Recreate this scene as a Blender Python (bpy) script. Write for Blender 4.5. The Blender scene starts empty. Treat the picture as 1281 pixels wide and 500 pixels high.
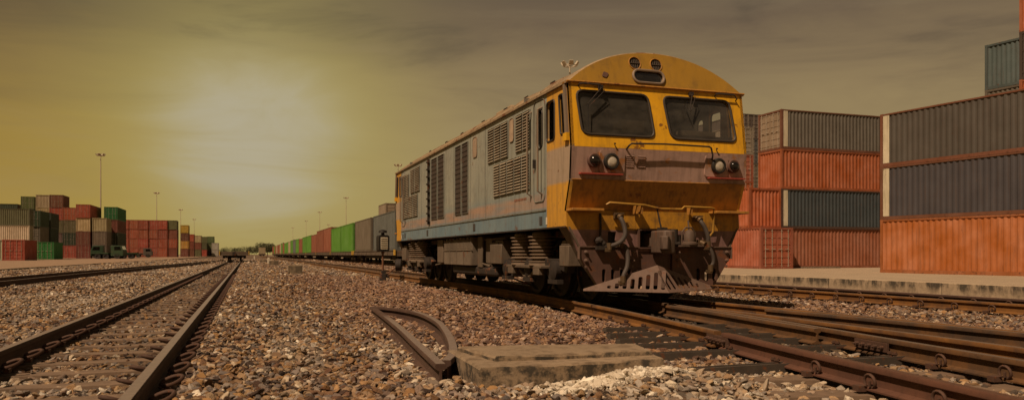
import bpy, bmesh, math, random
from mathutils import Vector, Matrix, noise
import numpy as np
R = math.radians
random.seed(7)
sc = bpy.context.scene
col = sc.collection

# ------------------------------------------------------------------ camera
CAM_Z = 0.81
cam_d = bpy.data.cameras.new('camera')
cam = bpy.data.objects.new('camera', cam_d); col.objects.link(cam)
cam.location = (0, 0, CAM_Z)
cam.rotation_euler = (R(90), 0, -R(18.85))
cam_d.sensor_width = 36.0
cam_d.lens = 974.0/1281.0*36.0
cam_d.shift_y = (318.0-250.0)/1281.0
cam_d.clip_start = 0.05; cam_d.clip_end = 6000
cam_d.dof.use_dof = True
cam_d.dof.focus_distance = 10.5
cam_d.dof.aperture_fstop = 3.2
sc.camera = cam

# ------------------------------------------------------------------ world
SUN_FROM = Vector((-0.64, -0.40, 1.0)).normalized()
SUN_EL = math.asin(SUN_FROM.z)
SUN_AZ = math.atan2(SUN_FROM.x, SUN_FROM.y)
w = bpy.data.worlds.new('World'); sc.world = w; w.use_nodes = True
nt = w.node_tree; nt.nodes.clear()

class NT:
    """small node-graph helper"""
    def __init__(s, tree): s.t = tree
    def n(s, typ, **kw):
        nd = s.t.nodes.new(typ)
        for k, v in kw.items(): setattr(nd, k, v)
        return nd
    def put(s, sock, v):
        if v is None: return
        if isinstance(v, bpy.types.NodeSocket): s.t.links.new(v, sock)
        else:
            if hasattr(sock.default_value, '__len__') and not hasattr(v, '__len__'): v = (v,)*len(sock.default_value)
            if hasattr(v, '__len__') and len(v) == 3 and len(sock.default_value) == 4: v = (*v, 1)
            sock.default_value = v
    def math(s, op, a, b=None, c=None, clamp=False):
        nd = s.n('ShaderNodeMath', operation=op, use_clamp=clamp)
        for i, v in enumerate((a, b, c)): s.put(nd.inputs[i], v)
        return nd.outputs[0]
    def mix(s, f, a, b, mode='MIX'):
        nd = s.n('ShaderNodeMix', data_type='RGBA', blend_type=mode)
        s.put(nd.inputs[0], f); s.put(nd.inputs[6], a); s.put(nd.inputs[7], b)
        return nd.outputs[2]
    def ramp(s, f, stops, interp='LINEAR'):
        nd = s.n('ShaderNodeValToRGB'); cr = nd.color_ramp; cr.interpolation = interp
        while len(cr.elements) < len(stops): cr.elements.new(0.5)
        for e, (p, c) in zip(cr.elements, stops):
            e.position = p
            e.color = (c, c, c, 1) if not hasattr(c, '__len__') else (*c[:3], 1)
        s.put(nd.inputs[0], f); return nd.outputs[0]
    def rng(s, v, a, b, c=0.0, d=1.0, smooth=False):
        nd = s.n('ShaderNodeMapRange', clamp=True)
        if smooth: nd.interpolation_type = 'SMOOTHSTEP'
        for i, x in enumerate((v, a, b, c, d)): s.put(nd.inputs[i], x)
        return nd.outputs[0]
    def noise(s, vec, scale, detail=4, rough=0.55, dist=0.0):
        nd = s.n('ShaderNodeTexNoise')
        s.put(nd.inputs['Vector'], vec); s.put(nd.inputs['Scale'], scale); s.put(nd.inputs['Detail'], detail)
        s.put(nd.inputs['Roughness'], rough); s.put(nd.inputs['Distortion'], dist)
        return nd.outputs[0]
    def mapping(s, vec, scale=(1, 1, 1), loc=(0, 0, 0), rot=(0, 0, 0)):
        nd = s.n('ShaderNodeMapping')
        s.put(nd.inputs[0], vec); nd.inputs['Scale'].default_value = scale
        nd.inputs['Location'].default_value = loc; nd.inputs['Rotation'].default_value = rot
        return nd.outputs[0]
    def sep(s, vec):
        nd = s.n('ShaderNodeSeparateXYZ'); s.put(nd.inputs[0], vec); return nd.outputs

g = NT(nt)
tc = g.n('ShaderNodeTexCoord').outputs['Generated']
nz = g.n('ShaderNodeVectorMath', operation='NORMALIZE'); g.put(nz.inputs[0], tc); dirv = nz.outputs[0]
sx, sy, sz = g.sep(dirv)
sky = g.n('ShaderNodeTexSky', sky_type='NISHITA', sun_disc=False)
sky.sun_elevation = SUN_EL; sky.sun_rotation = SUN_AZ
sky.dust_density = 4.0; sky.air_density = 1.5; sky.ozone_density = 0.5
nish = g.mix(1.0, sky.outputs[0], (0.90, 0.42, 0.18), 'MULTIPLY')
# haze-veiled overcast: colour by height, brighter towards the low haze over the tracks
az = R(0.2)
GD = Vector((math.sin(az)*math.cos(R(7.9)), math.cos(az)*math.cos(R(7.9)), math.sin(R(7.9))))
dt = g.n('ShaderNodeVectorMath', operation='DOT_PRODUCT'); g.put(dt.inputs[0], dirv); dt.inputs[1].default_value = GD
dot = dt.outputs['Value']
cl = g.noise(g.mapping(dirv, (1.6, 1.6, 9.0), rot=(0.10, 0.05, 0.3)), 2.2, 9, 0.58, 0.5)
cl2 = g.noise(g.mapping(dirv, (1.0, 1.0, 5.0), loc=(3, 1, 2), rot=(0.16, -0.1, 0)), 3.6, 8, 0.55, 0.8)
zj = g.math('ADD', sz, g.math('MULTIPLY', g.math('SUBTRACT', cl, 0.5), 0.13))
warm = g.ramp(zj, [(0.0, (.450, .295, .068)), (0.05, (.435, .275, .050)), (0.13, (.385, .243, .052)), (0.20, (.262, .170, .058)), (0.26, (.140, .093, .050)), (0.34, (.120, .092, .062)), (0.6, (.055, .042, .032)), (1.0, (.050, .040, .034))])
cool = g.ramp(zj, [(0.0, (.430, .330, .150)), (0.10, (.400, .300, .140)), (0.18, (.350, .255, .125)), (0.225, (.285, .205, .108)), (0.28, (.185, .132, .082)), (0.34, (.140, .105, .072)), (0.6, (.055, .042, .032)), (1.0, (.050, .040, .034))])
side = g.rng(sx, 0.30, -0.14, 0, 1, True)
grad = g.mix(side, cool, warm)
# the bright haze low over the tracks: soft, with a ragged cloud edge
gl = g.math('ADD', g.math('SUBTRACT', 1.0, dot), g.math('MULTIPLY', g.math('SUBTRACT', cl2, 0.5), 0.009))
gl = g.math('MAXIMUM', gl, 0.0)
halo = g.math('EXPONENT', g.math('MULTIPLY', gl, -62.0))
c2 = g.math('MULTIPLY', gl, 235.0)
core = g.math('EXPONENT', g.math('MULTIPLY', g.math('POWER', c2, 1.5), -1.0))
grad = g.mix(g.math('MULTIPLY', halo, 0.92), grad, (.520, .428, .145))
grad = g.mix(g.math('MULTIPLY', core, 0.90), grad, (.545, .490, .350))
# cloud streaks: paler and darker veils
st = g.rng(cl2, 0.50, 0.78, 0, 1, True)
grad = g.mix(g.math('MULTIPLY', st, 0.40), grad, g.mix(0.5, grad, (.40, .31, .17)))
dk = g.rng(cl, 0.52, 0.74, 0, 1, True)
grad = g.mix(g.math('MULTIPLY', dk, g.rng(sz, 0.17, 0.34, 0.03, 0.65)), grad, (.058, .052, .040))
grad10 = g.mix(1.0, grad, (10, 10, 10), 'MULTIPLY')
tot = g.mix(0.95, nish, grad10)
bg = g.n('ShaderNodeBackground'); g.put(bg.inputs[0], tot); bg.inputs[1].default_value = 0.095
wo = g.n('ShaderNodeOutputWorld'); nt.links.new(bg.outputs[0], wo.inputs[0])

# ------------------------------------------------------------------ sun
sd = bpy.data.lights.new('sun', 'SUN'); sd.energy = 4.9; sd.angle = R(0.6); sd.color = (1.0, 0.72, 0.48)
so = bpy.data.objects.new('sun', sd); col.objects.link(so)
so.rotation_euler = SUN_FROM.to_track_quat('Z', 'Y').to_euler()
so.location = (0, 0, 30)

sc.view_settings.view_transform = 'Standard'; sc.view_settings.look = 'None'
sc.view_settings.exposure = -0.2; sc.view_settings.gamma = 1.0
sc.view_settings.use_curve_mapping = False
sc.cycles.max_bounces = 6; sc.cycles.diffuse_bounces = 3; sc.cycles.glossy_bounces = 3
sc.cycles.transparent_max_bounces = 12; sc.cycles.caustics_reflective = False; sc.cycles.caustics_refractive = False

# ================================================================== materials
def newmat(name):
    m = bpy.data.materials.new(name); m.use_nodes = True
    m.node_tree.nodes.clear(); q = NT(m.node_tree)
    out = q.n('ShaderNodeOutputMaterial'); b = q.n('ShaderNodeBsdfPrincipled')
    m.node_tree.links.new(b.outputs[0], out.inputs[0])
    q.b = b; q.out = out; q.m = m
    q.co = q.n('ShaderNodeTexCoord').outputs['Object']
    return q
def bump(q, h, strength=0.3, dist=0.01):
    bn = q.n('ShaderNodeBump'); bn.inputs['Strength'].default_value = strength; bn.inputs['Distance'].default_value = dist
    q.put(bn.inputs['Height'], h); q.put(q.b.inputs['Normal'], bn.outputs[0])

def worn(name, base, rust=(.10, .035, .012), amount=0.35, rough=0.6, scale=2.0, var=0.25, metal=0.0, streak=True, dirt=(.05, .035, .022), dirt_amt=0.3, bmp=0.15):
    """paint or metal with cloudy fading, grime, vertical streaks and rust spots"""
    q = newmat(name)
    c1 = q.noise(q.co, scale, 5, 0.6)
    c = q.mix(q.rng(c1, 0.3, 0.7), tuple(x*(1-var) for x in base), tuple(min(1, x*(1+var)) for x in base))
    if streak:
        s1 = q.noise(q.mapping(q.co, (6, 6, .5)), scale*1.6, 4, 0.6)
        c = q.mix(q.math('MULTIPLY', q.rng(s1, 0.48, 0.75), dirt_amt), c, dirt)
    d1 = q.noise(q.co, scale*4.3, 6, 0.65)
    c = q.mix(q.math('MULTIPLY', q.rng(d1, 0.52, 0.72), dirt_amt), c, dirt)
    r1 = q.noise(q.mapping(q.co, loc=(5, 3, 1)), scale*2.7, 8, 0.68)
    rm = q.rng(r1, 0.66-amount*0.25, 0.70-amount*0.2)
    c = q.mix(q.math('MULTIPLY', rm, 0.85 if amount > 0 else 0), c, q.mix(d1, rust, tuple(x*2 for x in rust)))
    q.put(q.b.inputs['Base Color'], c)
    q.put(q.b.inputs['Roughness'], q.rng(d1, 0.2, 0.8, rough-0.1, min(1, rough+0.15)))
    q.b.inputs['Metallic'].default_value = metal
    if bmp: bump(q, q.math('ADD', d1, q.math('MULTIPLY', rm, -0.4)), bmp, 0.006)
    return q.m

def plain(name, base, rough=0.6, metal=0.0, var=0.2, scale=8):
    q = newmat(name)
    n = q.noise(q.co, scale, 5, 0.6)
    q.put(q.b.inputs['Base Color'], q.mix(n, tuple(x*(1-var) for x in base), tuple(min(1, x*(1+var)) for x in base)))
    q.b.inputs['Roughness'].default_value = rough; q.b.inputs['Metallic'].default_value = metal
    bump(q, n, 0.1, 0.004)
    return q.m

# container paint: colour comes from each object's own colour property
def mat_container():
    q = newmat('container_paint')
    oi = q.n('ShaderNodeObjectInfo'); base = oi.outputs['Color']; rnd = oi.outputs['Random']
    off = q.n('ShaderNodeVectorMath', operation='ADD'); q.put(off.inputs[0], q.co)
    cx = q.n('ShaderNodeCombineXYZ')
    for i in range(3): q.put(cx.inputs[i], q.math('MULTIPLY', rnd, 37.0))
    q.put(off.inputs[1], cx.outputs[0]); co = off.outputs[0]
    n1 = q.noise(co, 0.9, 5, 0.6)
    hs = q.n('ShaderNodeHueSaturation'); q.put(hs.inputs['Color'], base)
    q.put(hs.inputs['Value'], q.rng(n1, 0.25, 0.75, 0.78, 1.18)); q.put(hs.inputs['Saturation'], q.rng(n1, 0.3, 0.8, 1.08, 0.85))
    c = hs.outputs[0]
    s1 = q.noise(q.mapping(co, (4, 4, .35)), 2.4, 5, 0.6)
    c = q.mix(q.math('MULTIPLY', q.rng(s1, 0.5, 0.8), 0.55), c, (.07, .04, .025))
    r1 = q.noise(co, 5.0, 8, 0.7)
    zz = q.sep(q.co)[2]
    edge = q.math('MAXIMUM', q.rng(zz, 0.30, 0.02), q.rng(zz, 2.42, 2.6))
    rm = q.rng(q.math('ADD', r1, q.math('MULTIPLY', edge, 0.09)), 0.645, 0.70)
    c = q.mix(q.math('MULTIPLY', rm, 0.8), c, (.10, .035, .014))
    r2 = q.rng(q.noise(q.mapping(co, (5, 5, .6)), 3.2, 6, 0.7), 0.66, 0.74)
    c = q.mix(q.math('MULTIPLY', r2, 0.62), c, (.10, .042, .020))
    c = q.mix(1.0, c, (.88, .88, .88), 'MULTIPLY')
    q.put(q.b.inputs['Base Color'], c); q.b.inputs['Roughness'].default_value = 0.68
    bump(q, r1, 0.12, 0.008)
    return q.m

M = {}
M['container'] = mat_container()
M['steel_dark'] = worn('shade_dark_underframe_steel', (.020, .014, .011), amount=0.35, rough=0.75, dirt_amt=0.4)  # dark steel, taken near black to paint the shade of underframe recesses
M['underframe'] = worn('lit_dusty_underframe_paint', (.120, .090, .063), amount=0.2, rough=0.8, dirt_amt=0.5)  # dusty paint, lightened so its colour carries the sunlit faces
M['black'] = plain('black_rubber', (.018, .016, .014), 0.6)
M['hose'] = plain('grey_rubber_hose', (.060, .047, .040), 0.7)
M['yellow'] = worn('yellow_cab_paint', (.70, .37, .012), amount=0.12, rough=0.45, dirt_amt=0.35, var=0.14, scale=1.4)
M['dome'] = worn('dull_yellow_dome_paint', (.33, .185, .022), amount=0.10, rough=0.5, dirt_amt=0.25, var=0.12, scale=1.2)
M['mustard'] = worn('mustard_apron_paint', (.40, .19, .035), amount=0.2, rough=0.5, dirt_amt=0.5, var=0.15)
M['mauve'] = worn('faded_mauve_paint', (.37, .245, .205), rust=(.22, .09, .02), amount=0.36, rough=0.65, dirt_amt=0.45, var=0.2, scale=1.5)
M['pilot'] = worn('rusty_pilot_plate', (.105, .053, .040), amount=0.35, rough=0.7, dirt_amt=0.6, var=0.3)
M['plow'] = worn('worn_plough_steel', (.150, .095, .072), amount=0.3, rough=0.7, dirt_amt=0.4, var=0.25)
M['roof'] = worn('weathered_roof_paint', (.29, .21, .12), amount=0.32, rough=0.75, dirt_amt=0.5, scale=1.3)
M['rubber_trim'] = plain('window_gasket', (.035, .028, .022), 0.6)
M['mark_white'] = plain('faded_white_marking', (.62, .56, .44), 0.7)
M['grab'] = plain('handrail_steel', (.26, .20, .15), 0.5, 0.3)
M['grille'] = plain('grille_mesh', (.050, .036, .026), 0.85, 0, 0.35, 40)
M['louvre'] = worn('louvre_paint', (.30, .26, .19), amount=0.25, rough=0.65, dirt_amt=0.5)
M['dark_in'] = plain('dark_interior', (.05, .045, .04), 0.85)
M['cab_in'] = plain('cab_interior', (.16, .15, .125), 0.85)
M['desk'] = plain('dusty_grey_desk', (.36, .32, .27), 0.8)
M['red_trim'] = plain('red_strip_paint', (.38, .07, .05), 0.6)
M['chrome'] = plain('lamp_reflector', (.75, .70, .62), 0.15, 0.9, 0.1)
M['tank'] = worn('dusty_tank_paint', (.17, .135, .10), amount=.2, rough=.75, dirt_amt=.4)
M['mast'] = plain('haze_pale_galvanised_mast', (.48, .42, .32), 0.6, 0.3)  # pale colour includes the haze that fades distant masts
M['wood'] = worn('old_timber', (.17, .12, .08), amount=0.0, rough=0.9, dirt_amt=0.6, scale=4)
M['lampwhite'] = plain('signal_lens_plate', (.72, .66, .50), 0.6)
M['spring'] = worn('spring_steel', (.21, .155, .11), amount=0.3, rough=0.7, scale=5)
M['leaf'] = plain('tree_foliage', (.075, .078, .030), 0.8, 0, 0.4, 1.2)
M['bark'] = plain('tree_bark', (.09, .06, .04), 0.9)
M['tyre'] = plain('tyre_rubber', (.025, .022, .02), 0.85)
M['truck_green'] = worn('green_truck_paint', (.018, .050, .018), amount=0.2)
M['truck_grey'] = worn('grey_truck_paint', (.07, .065, .055), amount=0.3)

def mat_glass(name, dust, tint, dustcol=(.20, .17, .12)):
    q = newmat(name); t = q.m.node_tree
    t.nodes.remove(q.b)
    tr = q.n('ShaderNodeBsdfTransparent'); tr.inputs[0].default_value = (*tint, 1)
    gl = q.n('ShaderNodeBsdfGlossy'); gl.inputs['Roughness'].default_value = 0.06; gl.inputs[0].default_value = (.9, .9, .9, 1)
    df = q.n('ShaderNodeBsdfDiffuse'); df.inputs[0].default_value = (*dustcol, 1)
    fr = q.n('ShaderNodeFresnel'); fr.inputs[0].default_value = 1.5
    m1 = q.n('ShaderNodeMixShader'); q.put(m1.inputs[0], fr.outputs[0])
    t.links.new(tr.outputs[0], m1.inputs[1]); t.links.new(gl.outputs[0], m1.inputs[2])
    m2 = q.n('ShaderNodeMixShader')
    nn = q.noise(q.mapping(q.co, (1, 1, 2)), 3.0, 6, 0.65)
    z = q.sep(q.co)[2]
    q.put(m2.inputs[0], q.math('ADD', q.rng(nn, 0.35, 0.8, dust*0.5, dust*1.8), 0.0))
    t.links.new(m1.outputs[0], m2.inputs[1]); t.links.new(df.outputs[0], m2.inputs[2])
    t.links.new(m2.outputs[0], q.out.inputs[0])
    return q.m
M['glass'] = mat_glass('dusty_windscreen_glass', 0.20, (.72, .71, .68), (.20, .185, .155))
M['lens'] = plain('headlight_lens_reflection', (.56, .51, .43), .10, 0.2, .6, 22)  # opaque pale colour stands in for the bright reflection in the lamp
M['glass_dark'] = mat_glass('side_window_glass', 0.10, (.35, .33, .30), (.08, .07, .06))

def mat_livery():
    """loco side: blue-grey body, yellow ends, faded pink stripes, grime"""
    q = newmat('locomotive_side_livery')
    X, Y, Z = q.sep(q.co)
    n1 = q.noise(q.co, 0.8, 6, 0.6); n2 = q.noise(q.co, 6.0, 7, 0.65)
    jz = q.math('MULTIPLY', q.math('SUBTRACT', n2, 0.5), 0.03)
    Zj = q.math('ADD', Z, jz)
    blue = q.mix(q.rng(n1, 0.3, 0.7), (.225, .250, .225), (.330, .340, .280))
    lower = q.mix(q.rng(n1, 0.3, 0.7), (.115, .195, .250), (.190, .260, .285))
    blue = q.mix(q.rng(Zj, 1.70, 1.30, 0, 1, True), blue, lower)
    pink = q.mix(n1, (.40, .24, .17), (.33, .25, .19))
    def band(a, b, soft=0.02):
        return q.math('MULTIPLY', q.rng(Zj, a-soft, a+soft), q.rng(Zj, b+soft, b-soft))
    pm = q.math('MULTIPLY', band(1.30, 1.50, 0.03), q.rng(q.noise(q.mapping(q.co, (1, .5, 3)), 2.2, 5, 0.6), 0.33, 0.6, 0.35, 0.95))
    c = q.mix(pm, blue, pink)
    yel = q.mix(q.rng(n1, 0.3, 0.7), (.52, .27, .035), (.64, .34, .04))
    greyb = q.mix(q.rng(n2, 0.3, 0.7), (.32, .24, .17), (.42, .33, .24))
    front = q.mix(band(1.60, 2.07), yel, greyb)
    isf = q.math('MAXIMUM', q.rng(Y, 0.805, 0.795), q.rng(Y, 11.435, 11.445))
    c = q.mix(isf, c, front)
    s1 = q.noise(q.mapping(q.co, (6, 6, .45)), 2.2, 5, 0.6)
    c = q.mix(q.math('MULTIPLY', q.rng(s1, 0.5, 0.78), 0.55), c, (.085, .062, .040))
    c = q.mix(q.math('MULTIPLY', q.rng(n2, 0.5, 0.75), 0.35), c, (.10, .075, .05))
    r1 = q.noise(q.mapping(q.co, loc=(4, 4, 4)), 4.5, 9, 0.7)
    rm = q.rng(q.math('ADD', r1, q.rng(Z, 1.25, 1.05, 0, 0.05)), 0.63, 0.67)
    c = q.mix(q.math('MULTIPLY', rm, 0.8), c, (.13, .05, .02))
    # rust weeping down from panel edges
    w1 = q.noise(q.mapping(q.co, (9, 9, .3), loc=(1, 7, 2)), 2.0, 5, 0.6)
    c = q.mix(q.math('MULTIPLY', q.rng(w1, 0.60, 0.74), 0.5), c, (.17, .085, .04))
    q.put(q.b.inputs['Base Color'], c)
    q.put(q.b.inputs['Roughness'], q.rng(n2, 0.3, 0.7, 0.5, 0.75))
    bump(q, q.math('ADD', q.math('MULTIPLY', n1, 1.2), q.math('MULTIPLY', r1, 0.25)), 0.25, 0.02)
    return q.m
M['livery'] = mat_livery()

def mat_cowl():
    """pilot backing plate: mustard above, mauve below, oily in the middle"""
    q = newmat('pilot_backing_paint')
    X, Y, Z = q.sep(q.co)
    n2 = q.noise(q.co, 7.0, 7, 0.65); n1 = q.noise(q.co, 1.6, 5, 0.6)
    Zj = q.math('ADD', Z, q.math('MULTIPLY', q.math('SUBTRACT', n2, 0.5), 0.02))
    c = q.mix(q.rng(Zj, 0.975, 0.990), q.mix(n1, (.19, .105, .10), (.27, .155, .14)), q.mix(n1, (.42, .20, .012), (.52, .26, .02)))
    c = q.mix(q.math('MULTIPLY', q.rng(n2, 0.45, 0.72), 0.65), c, (.045, .028, .02))
    s1 = q.noise(q.mapping(q.co, (7, 7, .6)), 2.2, 5, 0.6)
    c = q.mix(q.math('MULTIPLY', q.rng(s1, 0.48, 0.75), 0.6), c, (.05, .03, .022))
    q.put(q.b.inputs['Base Color'], c); q.b.inputs['Roughness'].default_value = 0.6
    bump(q, n2, 0.2, 0.008)
    return q.m
M['cowl'] = mat_cowl()

def mat_rail(name, web, web2, top, top_z):
    q = newmat(name)
    n = q.noise(q.co, 3.0, 6, 0.6); n2 = q.noise(q.co, 28, 5, 0.7)
    c = q.mix(q.rng(n, 0.35, 0.65), web, web2)
    c = q.mix(q.math('MULTIPLY', q.rng(n2, 0.5, 0.75), 0.6), c, tuple(x*0.35 for x in web))
    z = q.sep(q.co)[2]
    geo = q.n('ShaderNodeNewGeometry'); nzv = q.sep(geo.outputs['Normal'])[2]
    m = q.math('MULTIPLY', q.rng(z, top_z-0.012, top_z-0.004), q.rng(nzv, 0.55, 0.85))
    c = q.mix(q.math('MULTIPLY', m, 0.9), c, q.mix(q.rng(n2, 0.3, 0.8), top, tuple(x*0.6 for x in top)))
    q.put(q.b.inputs['Base Color'], c)
    q.put(q.b.inputs['Roughness'], q.rng(m, 0, 1, 0.85, 0.45)); q.put(q.b.inputs['Metallic'], q.math('MULTIPLY', m, 0.5))
    bump(q, n2, 0.2, 0.003)
    return q.m
M['rail_brown'] = mat_rail('brown_rusted_rail', (.055, .028, .019), (.090, .048, .030), (.42, .33, .275), 0.15)
M['rail_orange'] = mat_rail('orange_rusted_rail', (.205, .088, .016), (.085, .040, .016), (.33, .24, .17), 0.15)
M['rail_red'] = mat_rail('red_brown_rusted_rail', (.120, .050, .028), (.085, .037, .022), (.23, .12, .075), 0.15)
M['rail_grey'] = mat_rail('oily_dark_rail', (.050, .030, .018), (.13, .060, .018), (.30, .23, .17), 0.15)
M['clip'] = worn('rusted_clip', (.070, .035, .022), amount=0.3, rough=0.8, streak=False, scale=12)
M['sleeper'] = worn('weathered_concrete_sleeper', (.17, .115, .075), amount=0, rough=0.9, dirt_amt=0.45, scale=5, streak=False)
M['steel_sleeper'] = worn('dark_steel_sleeper', (.070, .055, .042), amount=0.3, rough=0.8, streak=False, scale=5)

def mat_concrete(name, base, stain=0.6, top_z=None, ss=2.1, mott=0.5):
    q = newmat(name)
    n1 = q.noise(q.co, 0.9, 6, 0.6); n2 = q.noise(q.co, 9, 8, 0.7); n3 = q.noise(q.co, 60, 3, 0.6)
    c = q.mix(q.rng(n1, 0.3, 0.7), tuple(x*.8 for x in base), tuple(x*1.15 for x in base))
    c = q.mix(q.math('MULTIPLY', q.rng(n2, 0.46, 0.66), mott), c, (base[0]*.38, base[1]*.34, base[2]*.30))
    c = q.mix(q.math('MULTIPLY', q.rng(n3, 0.45, 0.7), 0.25), c, tuple(x*.5 for x in base))
    # black mould where rain runs over the upright faces, in ragged tongues
    geo = q.n('ShaderNodeNewGeometry'); nzv = q.sep(geo.outputs['Normal'])[2]
    X, Y, Z = q.sep(q.co)
    s1 = q.noise(q.mapping(q.co, (1.3, 1.3, .5 if ss < 3 else 1.2)), ss, 7, 0.7)
    m = q.math('MULTIPLY', q.rng(s1, 0.44, 0.56), q.rng(q.math('ABSOLUTE', nzv), 0.6, 0.3))
    if top_z is not None:
        m = q.math('MULTIPLY', m, q.rng(q.math('ADD', Z, q.math('MULTIPLY', n2, 0.16)), top_z-0.16, top_z-0.02))
    c = q.mix(q.math('MULTIPLY', m, stain), c, (.035, .030, .022))
    q.put(q.b.inputs['Base Color'], c); q.b.inputs['Roughness'].default_value = 0.92
    bump(q, q.math('ADD', n2, q.math('MULTIPLY', n3, 0.3)), 0.4, 0.012)
    return q.m
M['platform'] = mat_concrete('platform_concrete', (.40, .31, .21), 0.9, 0.29)
M['slab'] = mat_concrete('mossy_slab_concrete', (.270, .200, .130), 0.95, 0.09, 7.5, 0.85)
M['block'] = mat_concrete('block_concrete', (.25, .19, .12), 0.6)
M['yard'] = mat_concrete('yard_paving', (.30, .20, .125), 0.3)

def mat_ground():
    q = newmat('ballast_bed')
    n1 = q.noise(q.co, 0.22, 5, 0.6)
    v = q.n('ShaderNodeTexVoronoi', feature='F1'); q.put(v.inputs['Vector'], q.co); v.inputs['Scale'].default_value = 13
    v2 = q.n('ShaderNodeTexVoronoi', feature='F1'); q.put(v2.inputs['Vector'], q.co); v2.inputs['Scale'].default_value = 4.5
    cc = q.sep(v.outputs['Color'])[0]; cc2 = q.sep(v2.outputs['Color'])[1]
    t = q.math('ADD', q.math('MULTIPLY', cc, 0.6), q.math('MULTIPLY', cc2, 0.4))
    c = q.ramp(t, [(0.0, (.030, .018, .012)), (0.35, (.075, .045, .027)), (0.65, (.15, .095, .055)), (1.0, (.30, .21, .13))])
    c = q.mix(q.math('MULTIPLY', q.rng(n1, 0.4, 0.7), 0.35), c, (.17, .12, .07))
    q.put(q.b.inputs['Base Color'], c); q.b.inputs['Roughness'].default_value = 0.95
    bump(q, q.math('ADD', v.outputs['Distance'], v2.outputs['Distance']), 0.9, 0.05)
    return q.m
M['ground'] = mat_ground()

def mat_stone():
    q = newmat('ballast_stone')
    oi = q.n('ShaderNodeObjectInfo'); rnd = oi.outputs['Random']
    at = q.n('ShaderNodeAttribute', attribute_type='INSTANCER', attribute_name='tone'); tone = at.outputs['Fac']
    at2 = q.n('ShaderNodeAttribute', attribute_type='INSTANCER', attribute_name='oil'); oil = at2.outputs['Fac']
    c = q.ramp(rnd, [(0.0, (.016, .011, .009)), (0.16, (.040, .023, .016)), (0.30, (.115, .055, .028)), (0.50, (.215, .125, .062)), (0.70, (.31, .205, .110)), (0.86, (.38, .28, .175)), (0.95, (.56, .47, .34)), (1.0, (.80, .72, .58))])
    r2 = q.math('FRACT', q.math('MULTIPLY', rnd, 23.7)); r3 = q.math('FRACT', q.math('MULTIPLY', rnd, 71.3))
    c = q.mix(q.math('MULTIPLY', q.rng(r2, 0.80, 0.88), 0.70), c, q.mix(r3, (.16, .065, .020), (.44, .25, .085)))
    c = q.mix(q.math('MULTIPLY', q.rng(r2, 0.34, 0.27), 0.75), c, q.mix(r3, (.060, .052, .050), (.33, .29, .255)))
    n = q.noise(q.co, 2.2, 5, 0.65)
    c = q.mix(q.rng(n, 0.45, 0.75, 0, 0.55), c, (.10, .062, .038))
    pale = q.mix(rnd, (.45, .37, .27), (.92, .86, .72))
    c = q.mix(q.rng(tone, 0.0, 1.0, 0, 0.92), c, pale)
    red = q.mix(rnd, (.10, .048, .032), (.32, .175, .115))
    c = q.mix(q.rng(tone, 0.0, -1.0, 0, 0.70), c, red)
    c = q.mix(oil, c, (.018, .014, .011))
    q.put(q.b.inputs['Base Color'], c); q.b.inputs['Roughness'].default_value = 0.9
    bump(q, n, 0.35, 0.3)
    return q.m
M['stone'] = mat_stone()

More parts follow.
